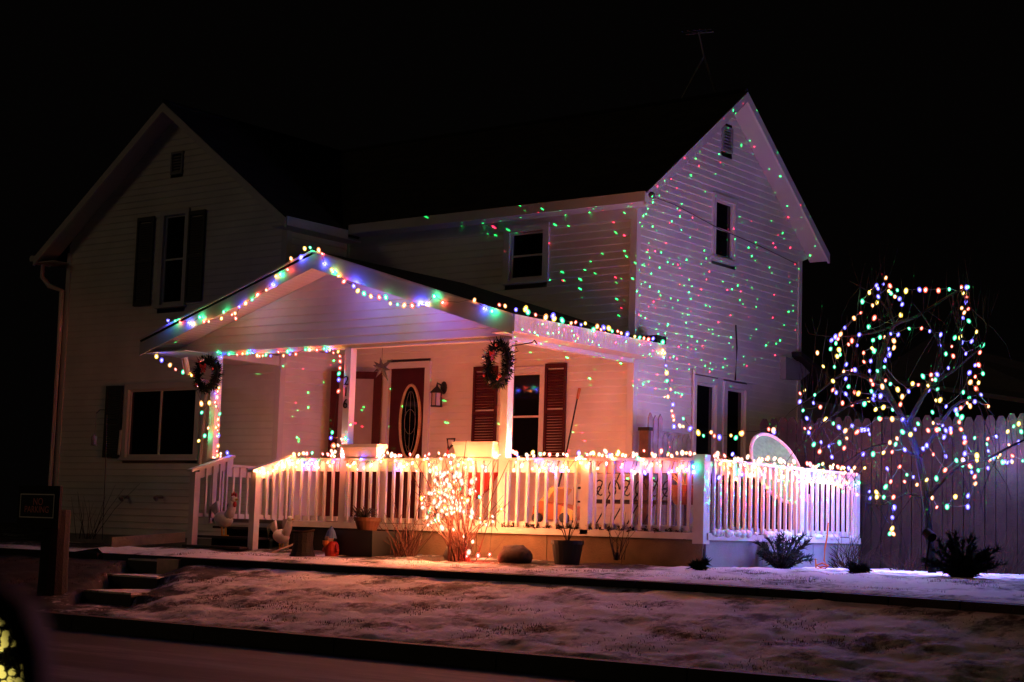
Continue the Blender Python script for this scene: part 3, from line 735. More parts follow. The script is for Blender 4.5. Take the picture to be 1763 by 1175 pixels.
# ------------------------------------------------------------------ picket fence
fence = thing('picket_fence', 'tall weathered dog eared picket fence behind the lit tree', 'fence', (5, 1.3, -.42))
x = 1.40; FY = 1.30
while x < 9.2:
    w = .139; zt = 1.73 + rnd.uniform(-.02, .02); j = rnd.uniform(-.006, .006); zb = -.42 if x > 3 else -.02
    pl = [(x, FY + j, zb), (x + w, FY + j, zb), (x + w, FY + j, zt - .075), (x + w * .72, FY + j, zt), (x + w * .28, FY + j, zt), (x, FY + j, zt - .075)]
    b = MB(); b.prism(pl, (0, .018, 0)); b.build('picket', M['fencewood'], fence); x += w + rnd.uniform(.006, .014)
for z in (.1, .75, 1.4):
    b = MB(); b.box(1.4, 9.2, FY + .03, FY + .07, z, z + .09); b.build('rail', M['fencewood'], fence)
for x in (1.5, 3.1, 5.4, 7.8):
    b = MB(); b.box(x, x + .09, FY + .07, FY + .16, -.45, 1.6); b.build('post', M['fencewood'], fence)

# ------------------------------------------------------------------ Christmas lights
CC = {'R': (1.0, .035, .02), 'O': (1.0, .20, .03), 'Y': (1.0, .55, .05), 'G': (.015, .9, .30), 'B': (.07, .07, 1.0), 'W': (1.0, .23, .085), 'P': (1.0, .10, .16)}
SH = {'R': (1.0, .10, .05), 'O': (1.0, .35, .08), 'Y': (1.0, .62, .06), 'G': (.03, .85, .36), 'B': (.13, .10, 1.0), 'W': (1.0, .55, .36), 'P': (1.0, .25, .32)}
PW = {'R': .9, 'O': .9, 'Y': .7, 'G': .6, 'B': 1.5, 'W': 1.0, 'P': .9}
KM = {'treeB': .28, 'lowB': 4.2, 'miniB': .5, 'topB': .5, 'sideB': .6, 'lowO': 1.3, 'lowY': 1.5, 'eaveB': 2.6, 'eaveG': 2.8, 'eave2B': 1.2, 'treeG': 1.4, 'lowG': 3.0, 'treeR': .8, 'lowR': 1.2, 'eavebB': 14.0}
LAMP = {}; BULB = {}
def bulb_mesh(kind, c):
    if (kind, c) in BULB: return BULB[(kind, c)]
    r, ln, st = {'mini': (.0125, 1.5, RAIL_L * .26), 'top': (.0125, 1.5, RAIL_L * 1.75), 'topl': (.0125, 1.5, RAIL_L * 2.0), 'warm': (.0125, 1.5, RAIL_L * .3), 'side': (.0125, 1.5, RAIL_L * .38), 'sideb': (.0125, 1.5, RAIL_L * 1.1), 'eaveb': (.017, 1.45, EAVE_L), 'eave2': (.017, 1.45, EAVE_L * .17), 'bush': (.0128, 1.55, BUSH_L * 1.45), 'eave': (.017, 1.45, EAVE_L), 'tree': (.0165, 1.5, TREE_L), 'low': (.0165, 1.5, TREE_L * 1.5), 'soft': (.0125, 1.5, SOFT_L)}[kind]
    b = MB(); b.ball((0, 0, 0), r * (1.25 if kind in ('mini', 'top', 'topl', 'side', 'sideb', 'warm') else .9), sz=ln, n=7, k=4, mi=0); b.ball((0, 0, 0), r * (1.55 if kind in ('tree', 'low') else 1.7 if kind in ('eave', 'eave2', 'eaveb') else 2.0), sz=ln * .9, n=9, k=5, mi=1)
    me = bpy.data.meshes.new('bulb'); me.from_pydata(b.v, [], b.f); me.polygons.foreach_set('material_index', b.mi)
    me.polygons.foreach_set('use_smooth', [True] * len(b.f))
    wh, hs = {'B': (.20, 10.0), 'G': (.30, 10.0), 'R': (.30, 12.0), 'O': (.36, 12.0), 'Y': (.36, 12.0), 'P': (.45, 5.0), 'W': (.56, 8.0)}[c]
    if kind in ('mini', 'top', 'topl', 'side', 'sideb', 'warm', 'bush'): wh, hs = wh + .2, hs
    hot = tuple((1 - wh) * q + wh for q in SH[c])
    me.materials.append(shell('bulb filament ' + kind + c, hot, hs, .7)); me.materials.append(shell('bulb glass ' + kind + c, SH[c], 2.6 if c == 'B' else 1.9, .55))
    L = bpy.data.lights.new('bulb_light', 'POINT'); L.color = CC[c]; L.shadow_soft_size = r * .4
    L.energy = math.pi * 4 * math.pi * r * r * 1.35 * st * PW[c] * KM.get(kind + c, 1.0) * .5 / (.5 * .3)
    LAMP[me.name] = L
    BULB[(kind, c)] = me
    return me
RAIL_L, BUSH_L, EAVE_L, TREE_L, SOFT_L = 1150., 700., 62., 240., 120.

def light_string(label, pts, kind, wire=True, greedy=False, group=None, wr=.004, maxlink=.9):
    """pts: list of (position, colour letter); bulbs and the wire that joins them."""
    root = thing('light_string', label, 'string lights', tuple(pts[0][0]), group)
    base = Vector(pts[0][0])
    for p, c in pts:
        o = bpy.data.objects.new('bulb', bulb_mesh(kind(p, c) if callable(kind) else kind, c)); COL.objects.link(o); o.parent = root
        o.location = p - base; o.rotation_euler = (rnd.uniform(-.5, .5), rnd.uniform(-.5, .5), rnd.uniform(0, 3)); k = rnd.uniform(.66, 1.18); o.scale = (k, k, k * rnd.uniform(.9, 1.15))
        q = bpy.data.objects.new('bulb_light', LAMP[o.data.name]); COL.objects.link(q); q.parent = o
    if wire:
        P = [p for p, c in pts]
        if greedy:
            left = P[1:]; seq = [P[0]]
            while left:
                k = min(range(len(left)), key=lambda i: (left[i] - seq[-1]).length_squared); seq.append(left.pop(k))
            P = seq
        b = MB(); run = [P[0]]
        def flush():
            if len(run) > 1: b.tube([q + Vector((0, 0, .02)) for q in run], wr, n=3, cap=False)
        for a, c in zip(P[:-1], P[1:]):
            L = (c - a).length
            if L > maxlink: flush(); run[:] = [c]; continue
            run.append((a + c) / 2 - Vector((0, 0, .06 * L))); run.append(c)
        flush(); b.build('wire', M['wire'], root)
    return root

def conv(raw, ox, oy, s): return [(ox + x / s, oy + y / s, c) for x, y, c in raw]
def parse(t): return [(float(a), float(b_), c) for a, b_, c in (q.split(',') for q in t.split())]

fas = conv(parse("290,555,B 342,558,G 377,566,R 437,570,B 462,578,Y 520,530,G 550,563,R 585,562,O 677,540,Y 693,493,G 753,512,R 775,503,O 780,540,R 806,456,B 852,430,O 898,405,G 937,369,R 1001,335,O 1043,297,B 1070,235,Y 1103,220,G 1155,187,R 1180,108,O 1250,100,B 1278,35,Y 1318,28,G 1380,45,O 1405,73,R 1413,143,B 1475,190,Y 1485,205,G 1524,232,O 1563,272,R 1632,306,B 1663,340,Y"), 220, 420, 4.1975)
fas += conv(parse("280,108,G 330,128,O 390,135,R 438,135,G 470,180,Y 522,187,G 570,193,O 628,195,R 675,190,B 733,185,Y 788,128,G 848,173,R 1078,155,O 1145,215,B 1205,235,G 1258,190,R 1300,198,O"), 560, 480, 4.1975)
pts = [(at(x, y, 1, PYF - .055 - rnd.random() * .01 - (.03 if i % 4 == 1 else 0)), c) for i, (x, y, c) in enumerate(fas)]
light_string('large multicoloured bulbs strung along the front edge of the porch gable', pts, lambda p, c: 'eaveb' if c == 'B' and -2.9 < p.x < -.6 else 'eave')
ev = conv(parse("1378,225,B 1447,218,Y 1465,243,G 1520,262,R 1593,280,O 1645,268,B 1655,292,Y"), 560, 480, 4.1975)
ev += conv(parse("285,218,G 350,238,O 382,232,R 422,250,B 452,240,Y 512,285,G 538,262,O 565,285,R 585,270,B 622,275,Y 646,296,G 686,297,R 712,310,O 755,318,B 810,335,Y 845,342,G 876,347,O 908,355,R 942,350,B 1012,375,G 1012,435,O"), 900, 500, 4.1975)
pts = [(at(x, y, 0, PXR + .075 + rnd.random() * .02), c) for x, y, c in ev]
light_string('multicoloured bulbs along the right eave of the porch roof', pts, 'eave2')
dr = conv(parse("1025,455,Y 1035,545,B 1040,598,Y 1043,655,G 1069,717,R 1050,770,O 1085,827,B 1077,873,O 1086,910,R 1092,938,O 1093,985,B 1135,980,W 1160,985,Y 1160,928,G 1210,1000,B 1268,1030,Y 1306,1052,G 1362,1027,O 1385,1053,R 1421,1063,B 1505,1050,Y 1540,1067,G 1575,1036,Y 1585,1035,O"), 900, 500, 4.1975)
pts = [(at(x, y, 1, .12 + max(0, (x - 1170) / 150) * .5), c) for x, y, c in dr] + [(at(x, y, 1, .75), c) for x, y, c in ((1323.5, 739.4, 'R'), (1331.6, 741, 'W'), (1333, 745, 'B'))]
light_string('multicoloured bulbs hanging from the porch corner and looping past the side windows', pts, 'eave')
lp = conv(parse("207,815,Y 245,842,B 305,877,O 345,908,R 400,927,G 460,950,Y"), 220, 420, 4.1975) + conv(parse("205,590,O 282,583,Y 209,675,G 272,825,O 238,900,G 180,948,Y"), 310, 590, 5.6)
light_string('few coloured bulbs drooping from the left porch eave down beside the post', [(at(x, y, 1, -3.42 + .035 * i), c) for i, (x, y, c) in enumerate(lp)], 'eave')
mp_ = conv(parse("375,438,Y 362,472,R 340,493,B 358,527,W 338,577,R 382,690,G 365,742,O 370,797,R 346,820,Y 363,847,R 372,897,B 366,998,O 355,1048,R 392,1072,W 362,1090,Y 390,1100,R 335,1118,W 322,1108,W 456,1064,B"), 310, 590, 5.6)
light_string('small lights wound down the left porch post under its wreath', [(at(x, y, 1, -3.05), c) for x, y, c in mp_], 'soft')
bm = conv(parse("205,745,G 240,797,B 320,762,G 402,770,R 456,760,O 505,752,G 543,748,B 605,778,O 628,785,R 660,780,O 693,772,G 740,783,B 870,780,O 818,742,R 912,738,G 935,765,B 995,765,R 1092,720,G 1134,720,W 1207,722,R 1283,708,G 1305,732,B 1338,722,W 1375,752,R 1424,740,Y 1441,785,R 1443,838,R 1441,905,R"), 340, 480, 5.877)
light_string('small lights draped under the left half of the porch beam', [(at(x, y, 1, -3.03), c) for x, y, c in bm], 'soft')
cp = conv(parse("138,315,G 136,377,B 133,493,R 70,910,G 57,965,B 163,978,W 205,970,G 230,982,B 130,1040,W 78,1040,R 62,1097,W 100,1105,W 165,1100,W 90,1045,O"), 560, 590, 5.875)
light_string('small lights dropping down the middle porch post by the house number', [(at(x, y, 1, -3.07), c) for x, y, c in cp], 'soft')

# railing strings: small bulbs tangled over the cap and the top board
MIX = 'WWWWWWWWRRRROOOOYYGBP'
MIXL = 'WWWWWWRRRRRROOOOPYYG'
def rail_string(label, a, b_, n, out, lo, hi, seed, mix=MIX, top='top'):
    r = random.Random(seed); a = Vector(a); b_ = Vector(b_); out = Vector(out); pts = []
    for i in range(n):
        t = (i + r.random()) / n; p = a.lerp(b_, t)
        z = r.choice((r.uniform(.95, 1.02), r.uniform(.95, 1.0), r.uniform(lo, .93), r.uniform(lo, hi)))
        q = p + out * (.085 + r.random() * .05) if z < .94 else p + out * r.uniform(-.055, .03)
        pts.append((Vector((q.x, q.y, z)), r.choice(mix if z > .935 else 'WWRRROOYYGGBBP')))
    return light_string(label, pts, lambda p, c: ('sideb' if top == 'side' and p.y > -.3 else top) if p.z > .935 else 'mini', wr=.004)
rail_string('warm tangled mini lights on the front railing between stairs and bush', (-3.9, DY0, 0), (-1.5, DY0, 0), 66, (0, -1, 0), .76, .9, 3, MIXL, 'topl')
rail_string('warm tangled mini lights on the front railing above the lit bush', (-1.45, DY0, 0), (-.1, DY0, 0), 34, (0, -1, 0), .74, .9, 4, MIXL)
rail_string('multicoloured mini lights on the front railing right of the wreath post', (.05, DY0, 0), (2.95, DY0, 0), 88, (0, -1, 0), .74, .9, 5)
rail_string('dense bright mini lights on the side railing running back to the fence', (DX1, DY0 + .1, 0), (DX1, DY1 - .1, 0), 104, (1, 0, 0), .70, .93, 6, MIX, 'side')
r = random.Random(12); pts = []
for i in range(13):
    t = (i + r.random()) / 13; y = -3.78 + .8 * t; pts.append((Vector((SX1 + .03 + r.uniform(.05, .09), y, .70 + .25 * t + r.uniform(-.09, .05))), r.choice('WWOYW')))
light_string('warm mini lights winding up the right stair handrail', pts, 'warm')

# lit bush
BX = Vector((-.05, -3.85, -.42))
bush = thing('bare_bush', 'bare multi stemmed bush wrapped in mini lights below the front railing', 'bush', tuple(BX))
r = random.Random(31)
poly = [(725, 860), (727, 835), (742, 818), (772, 800), (800, 805), (828, 832), (852, 852), (868, 885), (852, 905), (800, 905), (762, 893), (737, 908), (728, 885)]
def inside(x, y, pl):
    c = False; j = len(pl) - 1
    for i in range(len(pl)):
        if (pl[i][1] > y) != (pl[j][1] > y) and x < (pl[j][0] - pl[i][0]) * (y - pl[i][1]) / (pl[j][1] - pl[i][1]) + pl[i][0]: c = not c
        j = i
    return c
bl = []
while len(bl) < 128:
    if r.random() < .62: x, y = r.gauss(765, 22), r.gauss(858, 26)
    else: x, y = r.uniform(722, 872), r.uniform(798, 912)
    if inside(x, y, poly): bl.append((at(x, y, 1, -3.85 + r.gauss(0, .2)), r.choice('WWWWWWWWOYWGR')))
bl += [(at(x, y, 1, -3.95), c) for x, y, c in ((799, 924, 'W'), (814, 933, 'W'), (807, 951, 'W'), (781, 912, 'W'), (737, 904, 'W'), (761, 909, 'W'), (823, 957, 'R'), (804, 958, 'R'), (843, 955, 'R'))]
for k in range(42):
    a = r.uniform(0, 6.28); tgt = r.choice(bl)[0] if r.random() < .8 else BX + Vector((math.cos(a) * .75, math.sin(a) * .3, r.uniform(.7, 1.35)))
    s = BX + Vector((r.gauss(0, .09), r.gauss(0, .05), 0)); mid = s.lerp(tgt, .5) + Vector((r.gauss(0, .04), r.gauss(0, .04), .07)); tip = tgt + (tgt - mid) * .35
    b = MB(); b.tube([s, s.lerp(mid, .5), mid, tgt, tip], .011, .003, n=4); b.build('stem', M['redtwig'], bush)
b = MB()
for k in range(150):
    p = r.choice(bl)[0]; d = Vector((r.gauss(0, .1), r.gauss(0, .1), r.uniform(.02, .28))); b.tube([p - d * .5, p + d * .3 + Vector((r.gauss(0, .02), 0, 0)), p + d], .004, .002, n=3, cap=False)
b.build('twigs', M['redtwig'], bush, kind='stuff')
light_string('dense warm mini lights wrapped through the bare bush', bl, 'bush', greedy=True, wr=.003, maxlink=.5)

# ------------------------------------------------------------------ the lit tree
TY = -.65
tree = thing('bare_tree', 'bare weeping tree hung with coloured lights before the picket fence', 'tree', tuple(at(1606, 995, 1, TY)))
def dep(x, y): return TY + .75 * mnz.noise(Vector((x * .013, y * .017, 4.2)))
def limb(px, r0, r1, name='branch', spread=1):
    P = [at(x, y, 1, TY + (dep(x, y) - TY) * spread * min(1, i / 2)) for i, (x, y) in enumerate(px)]
    Q = []
    for i in range(len(P) - 1):
        for k in range(3):
            t = k / 3; p0 = P[max(i - 1, 0)]; p1 = P[i]; p2 = P[i + 1]; p3 = P[min(i + 2, len(P) - 1)]
            Q.append(.5 * ((2 * p1) + (p2 - p0) * t + (2 * p0 - 5 * p1 + 4 * p2 - p3) * t * t + (3 * p1 - p0 - 3 * p2 + p3) * t ** 3))
    Q.append(P[-1])
    b = MB(); b.tube(Q, r0, r1, n=7); return b, Q
b, Qt = limb([(1606, 998), (1600, 930), (1594, 860), (1582, 790), (1562, 735), (1535, 690)], .055, .04, spread=0); b.build('trunk', M['bark'], tree, smooth=True)
LIMBS = [([(1535, 690), (1512, 640), (1524, 595), (1540, 560), (1578, 545), (1630, 512), (1660, 496)], .045, .008),
         ([(1535, 690), (1492, 650), (1450, 645), (1410, 675), (1380, 695)], .035, .006),
         ([(1562, 735), (1600, 665), (1640, 640), (1690, 598)], .035, .006), ([(1540, 560), (1500, 574), (1440, 580), (1393, 575)], .02, .005),
         ([(1540, 560), (1522, 525), (1492, 500), (1462, 484)], .022, .005), ([(1640, 640), (1655, 590), (1643, 545), (1640, 508)], .018, .005),
         ([(1582, 790), (1640, 702), (1682, 690), (1712, 716)], .03, .005), ([(1594, 860), (1650, 802), (1700, 790), (1763, 758), (1800, 760)], .03, .006),
         ([(1535, 690), (1482, 690), (1430, 718), (1385, 760)], .025, .005), ([(1582, 790), (1535, 765), (1490, 775), (1450, 800)], .022, .005),
         ([(1594, 860), (1560, 850), (1520, 870), (1490, 865)], .018, .004), ([(1600, 665), (1620, 610), (1600, 560), (1570, 520)], .02, .005),
         ([(1540, 560), (1530, 520), (1525, 490), (1515, 468)], .016, .004), ([(1690, 598), (1700, 560), (1672, 530), (1668, 490)], .012, .003)]
anchor = []
for px, r0, r1 in LIMBS:
    b, Q = limb(px, r0, r1); b.build('branch', M['bark'], tree, smooth=True); anchor += Q[2:]
r = random.Random(77); b = MB()
for k in range(300):
    p = r.choice(anchor)
    if r.random() < .62:      # upright water shoots
        L = r.uniform(.15, .55); d = Vector((r.gauss(0, .13), r.gauss(0, .15), 1)).normalized(); bend = Vector((r.gauss(0, .08), r.gauss(0, .08), 0))
    else:                      # drooping twigs
        L = r.uniform(.3, 1.1); d = Vector((r.gauss(0, .35), r.gauss(0, .25), -1)).normalized(); bend = Vector((r.gauss(0, .2), r.gauss(0, .12), .1))
    b.tube([p, p + d * L * .35 + bend * L * .5, p + d * L * .7 + bend * L * .8, p + d * L + bend * L * .7], .0065, .0022, n=3, cap=False)
b.build('twigs', M['bark'], tree, kind='stuff')
T1 = "923,97,O 870,140,B 878,158,B 910,132,B 948,143,R 828,182,Y 880,205,B 787,234,G 847,256,O 872,240,Y 940,172,Y 953,185,G 990,168,G 1040,172,Y 976,205,O 1003,218,O 1018,250,B 1118,165,B 1153,166,R 1228,170,R 1290,163,G 1360,153,R 1390,152,B 1400,150,G 1370,185,Y 1392,208,R 1387,238,B 1363,272,O 1400,276,R 1378,297,O 1370,328,B 1403,346,G 1360,395,G 1355,440,Y 1362,470,B 1322,443,G 1420,464,B 1449,408,Y 1482,485,G 1467,528,R 1305,493,R 1386,535,O 1313,549,R 1270,536,G 1285,618,B 1440,602,B 1460,600,R 1407,645,B 1485,650,G 1440,668,R 1460,703,Y 1412,700,O 1445,737,R 1475,772,B 1370,758,G 1405,793,G 1438,812,B 1395,820,O 1410,838,O 1357,848,R 1328,860,Y 1335,885,G 1362,903,G 1348,930,R 1358,972,R 1517,840,O 780,298,R 740,330,O 857,328,R 686,385,B 825,380,G 972,372,G 1010,312,Y 952,420,B 995,425,O 915,440,O 970,460,O 850,457,G 890,440,G 770,425,Y 662,423,O 648,450,R 632,437,O 610,457,B 635,475,G 605,507,G 653,512,Y 642,550,Y 660,540,G 528,530,O 562,608,Y 708,481,R 728,460,R 757,487,B 795,530,R 797,582,R 845,505,Y 857,520,G 938,508,B 944,540,B 970,500,O 837,578,Y 920,573,Y 915,612,G 695,597,B 627,612,G 830,635,B 875,635,G 745,628,O 725,633,R 680,640,O 618,693,Y 692,680,B 708,725,G 618,745,R 637,760,B 692,768,B 743,758,R 765,765,Y 838,690,R 848,712,R 895,685,R 922,690,R 903,725,O 950,710,G 840,752,G 857,775,Y 853,798,B 893,780,B 823,803,Y 800,825,G 455,746,Y 428,765,R 513,773,G 427,812,B 505,820,B 445,863,G 467,908,Y 545,843,R 673,820,R 727,830,R 865,857,Y 910,845,Y 963,858,G 993,742,Y 1018,783,O 1008,828,R 1055,752,B 1078,708,Y 1112,715,R 1130,388,R 1177,405,Y 1058,390,G 1240,425,B 1235,487,Y 1138,666,G 1185,657,R 1220,655,Y 1192,685,R 1210,685,G 1167,720,Y 1170,745,B 1223,740,G 1212,805,Y 1238,803,Y 1272,840,B 1193,873,G"
T2 = "575,915,Y 620,938,G 652,960,B 690,980,O 728,952,Y 697,1025,O 757,988,R 785,975,B 803,975,B 822,975,B 829,1000,B 887,910,G 893,915,R 960,913,O 1020,915,B 1070,920,Y 1110,940,G 1093,972,B 1020,987,G 1066,1002,Y 1197,935,O 1252,950,Y 1168,978,R 1218,975,R 1232,972,G 1270,978,B 1298,970,B 1300,990,R 1260,1017,B 1378,1020,O 1380,1047,R 1437,1022,G 550,1047,Y 507,1060,G 655,1050,G 595,1070,B 683,1080,R 541,1100,R 612,1132,B 477,990,B 455,967,R 487,965,R 792,1115,B 850,1115,G 910,1107,Y 960,1103,R 947,1048,O 988,1025,O 980,1058,G 1033,1090,B 1085,1065,G 1091,1083,R 1138,1085,Y 1160,1065,O 1198,1117,R 1270,1128,B 1380,1112,B 1330,1150,G 1370,1150,Y 1450,1125,Y 1450,1150,Y"
T2b = "1513,1027,R 1563,1015,B 1515,1097,B 1507,1058,G 1525,1140,G 1545,1135,B 1580,1115,O 1612,1160,B 1650,1155,B 1655,1125,R 1635,1062,O 1690,1045,B 1628,985,Y 1662,955,G 1692,940,Y 1706,985,G"
T3 = "373,320,Y 535,325,O 624,310,R 677,368,G 724,385,B 660,418,R 750,440,O 820,405,Y 890,395,G 560,418,R 523,455,G 405,490,B 410,538,B 457,495,Y 460,528,Y 510,530,G 580,530,R 585,607,O 572,677,B 570,757,Y 555,793,G 580,795,O 860,535,O 1027,527,Y 1118,520,B 1117,600,B 893,603,R 967,600,G 953,335,R 1035,265,G 1085,265,O 1078,300,G 1130,305,R 1140,312,G 1145,350,B 1192,338,G 1167,383,R 1170,433,O 1182,270,Y 1263,320,Y 213,490,G 320,455,Y 318,512,O"
tp_ = conv(parse(T1), 1250, 450, 3.3567) + conv(parse(T2), 1250, 450, 3.3567) + conv(parse(T3), 1400, 730, 4.195)
tp_ = [(x, y, 'B' if c in 'YO' and rnd.random() < .22 else c) for x, y, c in tp_]
up = [(at(x, y, 1, min(1.18, dep(x, y) + rnd.gauss(0, .12))), c) for x, y, c in tp_ if y < 715]
lo_ = [(at(x, y, 1, min(1.18, dep(x, y) + rnd.gauss(0, .12))), c) for x, y, c in tp_ if y >= 715]
light_string('multicoloured bulbs filling the upper crown of the bare tree above the fence', up, 'tree', greedy=True, maxlink=.6)
light_string('multicoloured bulbs hanging from the lower branches in front of the fence pickets', lo_, 'low', greedy=True, maxlink=.6)
fr_ = conv(parse(T2b), 1250, 450, 3.3567) + conv(parse("1275,265,R 1308,243,G 1335,240,Y 1348,220,O 1368,278,G 1403,283,B 1437,235,R 1437,275,Y 1513,268,G"), 1400, 730, 4.195)
light_string('multicoloured bulbs strung away along the fence at the far right', [(at(x, y, 1, 1.0 + rnd.uniform(-.1, .15)), c) for x, y, c in fr_], 'low', greedy=True, maxlink=.9)

# laser projector on the lawn stake that throws the red and green dots
LP = Vector((5.6, -2.5, .12))
lpz = thing('laser_projector', 'small black laser spot projector on a stake in the snowy bed', 'projector', (LP.x, LP.y, -.42))
aim = (Vector((-.4, 1.5, 3.6)) - LP).normalized(); q_ = aim.to_track_quat('Z', 'Y').to_matrix()
b = MB(); b.lathe([(.04, -.16), (.055, -.15), (.055, -.02), (.048, -.018), (.048, -.05)], LP, n=14, rot=q_); b.build('housing', M['blackplastic'], lpz)
b = MB(); b.tube([LP - aim * .1, LP + Vector((0, 0, -.42))], .012, n=6); b.build('stake', M['blackplastic'], lpz)
ld = bpy.data.lights.new('laser', 'SPOT'); ld.energy = 40000.0; ld.spot_size = R(97); ld.spot_blend = .05; ld.shadow_soft_size = 0.0; ld.use_nodes = True
lo = bpy.data.objects.new('laser', ld); COL.objects.link(lo); lo.location = LP + aim * .02; lo.rotation_euler = aim.to_track_quat('-Z', 'Y').to_euler()
nt = ld.node_tree; em = nt.nodes['Emission']
tc = nt.nodes.new('ShaderNodeNewGeometry'); vo = nt.nodes.new('ShaderNodeTexVoronoi'); vo.inputs['Scale'].default_value = 95.0
nt.links.new(tc.outputs['Incoming'], vo.inputs['Vector'])
sep = nt.nodes.new('ShaderNodeSeparateColor'); nt.links.new(vo.outputs['Color'], sep.inputs[0])
mr = nt.nodes.new('ShaderNodeMapRange'); mr.inputs['From Min'].default_value = .15; mr.inputs['From Max'].default_value = .105; nt.links.new(vo.outputs['Distance'], mr.inputs['Value'])
gt = nt.nodes.new('ShaderNodeMath'); gt.operation = 'GREATER_THAN'; gt.inputs[1].default_value = .66; nt.links.new(sep.outputs[0], gt.inputs[0])
mxc = nt.nodes.new('ShaderNodeMix'); mxc.data_type = 'RGBA'; mxc.inputs[6].default_value = (.01, 1, .16, 1); mxc.inputs[7].default_value = (1, .02, .07, 1)
nt.links.new(gt.outputs[0], mxc.inputs[0])
pw = nt.nodes.new('ShaderNodeMath'); pw.operation = 'POWER'; pw.inputs[1].default_value = 1.3; nt.links.new(sep.outputs[1], pw.inputs[0])
ml = nt.nodes.new('ShaderNodeMath'); ml.operation = 'MULTIPLY'; nt.links.new(mr.outputs[0], ml.inputs[0]); nt.links.new(pw.outputs[0], ml.inputs[1])
m2 = nt.nodes.new('ShaderNodeMath'); m2.operation = 'MULTIPLY'; m2.inputs[1].default_value = 3.2; nt.links.new(ml.outputs[0], m2.inputs[0])
sx = nt.nodes.new('ShaderNodeSeparateXYZ'); nt.links.new(tc.outputs['Incoming'], sx.inputs[0])
ab = nt.nodes.new('ShaderNodeMath'); ab.operation = 'ABSOLUTE'; nt.links.new(sx.outputs[2], ab.inputs[0])
g2 = nt.nodes.new('ShaderNodeMath'); g2.operation = 'GREATER_THAN'; g2.inputs[1].default_value = .10; nt.links.new(sx.outputs[2], g2.inputs[0])   # the beam fan starts a little above level
m4 = nt.nodes.new('ShaderNodeMath'); m4.operation = 'MULTIPLY'; nt.links.new(m2.outputs[0], m4.inputs[0]); nt.links.new(g2.outputs[0], m4.inputs[1]); m2 = m4
nt.links.new(mxc.outputs[2], em.inputs['Color']); nt.links.new(m2.outputs[0], em.inputs['Strength'])

# ------------------------------------------------------------------ porch things
def wreath(label, c, ang, Rr, seed):
    c = Vector(c); t = thing('wreath', label, 'wreath', tuple(c), 'wreaths on the porch posts'); rr = random.Random(seed)
    rm = Matrix.Rotation(ang, 3, 'Z')
    b = MB(); b.tube([c + rm @ Vector((Rr * math.cos(a), 0, Rr * math.sin(a))) for a in [6.2832 * i / 24 for i in range(25)]], .035, n=6); b.build('ring', M['darkwood'], t)
    b = MB()
    for _ in range(1500):
        a = rr.uniform(0, 6.283); o = Vector((math.cos(a), 0, math.sin(a))); d = Vector((rr.gauss(0, 1), rr.gauss(0, .9), rr.gauss(0, 1))).normalized()
        p = o * Rr + d * rr.uniform(.02, .07); tip = p + (d + o * rr.uniform(-.2, .6)).normalized() * rr.uniform(.04, .10); s = d.cross(Vector((rr.gauss(0, 1), rr.gauss(0, 1), rr.gauss(0, 1)))).normalized() * .008
        b.add([c + rm @ (p - s), c + rm @ (p + s), c + rm @ tip], [(0, 1, 2)])
    b.build('needle_foliage', M['needle'], t, kind='stuff')
    for k in range(7):
        a = rr.uniform(0, 6.28); p = c + rm @ Vector((Rr * math.cos(a), -.09, Rr * math.sin(a))); b = MB(); b.ball(p, rr.uniform(.018, .03), n=8); b.build('berry', M['berry'] if k % 3 else M['silver'], t)
    b = MB()
    for s in (-1, 1):
        p = c + rm @ Vector((0, -.1, Rr * .55)); b.prism([p, p + rm @ Vector((s * .06, -.02, .035)), p + rm @ Vector((s * .055, .0, -.04))], (0, .02, 0)); b.prism([p, p + rm @ Vector((s * .02, 0, -.10)), p + rm @ Vector((s * .045, 0, -.09))], (0, .015, 0))
    b.build('bow', M['berry'], t)
wreath('shadowed green wreath on the left porch post', at(357, 645, 1, -3.12), 0.0, .215, 5)
wreath('green wreath with red bow on the post beside the porch window', at(858, 627, 1, -3.14), -.35, .25, 6)

# hanging star
sc = at(657, 634, 1, -1.6); star = thing('star_ornament', 'pointed metal star hanging under the porch roof near the red door', 'star', tuple(sc))
dirs = [Vector((math.sin(2 * math.pi * k / 7), -.25 + .5 * (k % 2), math.cos(2 * math.pi * k / 7))) for k in range(7)] + [Vector((.1, -1, .1)), Vector((.2, 1, -.1))]
for k, d in enumerate(dirs):
    d = d.normalized(); a = d.cross(Vector((.3, .5, .8))).normalized() * .05; c2 = d.cross(a).normalized() * .05; L = .17 + .06 * (k % 2)
    b = MB(); b.add([sc + a, sc + c2, sc - a, sc - c2, sc + d * L], [(0, 1, 4), (1, 2, 4), (2, 3, 4), (3, 0, 4)]); b.build('point', M['star'], star)
b = MB(); b.tube([sc, sc + Vector((0, 0, .75))], .004, n=4); b.build('cord', M['iron'], star)

# wall lantern
lc = at(752, 682, 1, -.16); lan = thing('wall_lantern', 'black carriage lantern on the lit wall right of the oval glass door', 'lantern', tuple(lc))
b = MB(); b.lathe([(.001, .23), (.012, .19), (.02, .15), (.11, .06), (.115, .045)], lc, n=6); b.build('roof', M['iron'], lan)
for k in range(6):
    a = math.pi / 3 * k; p = lc + Vector((math.cos(a) * .085, math.sin(a) * .085, 0)); b = MB(); b.tube([p + Vector((0, 0, .05)), p + Vector((0, 0, -.16))], .009, n=4); b.build('bar', M['iron'], lan)
b = MB(); b.lathe([(.075, -.155), (.075, .045)], lc, n=6); b.build('glass', M['lampglass'], lan)
b = MB(); b.lathe([(.1, -.175), (.1, -.155)], lc, n=6); b.build('base', M['iron'], lan)
p = at(764, 668, 1, -.03); b = MB(); b.ball(p, .07, sy=.35, sz=1.5, n=12); b.tube([p, p + Vector((0, -.1, .05)), lc + Vector((0, 0, .2))], .014, n=5); b.build('back_plate', M['iron'], lan)

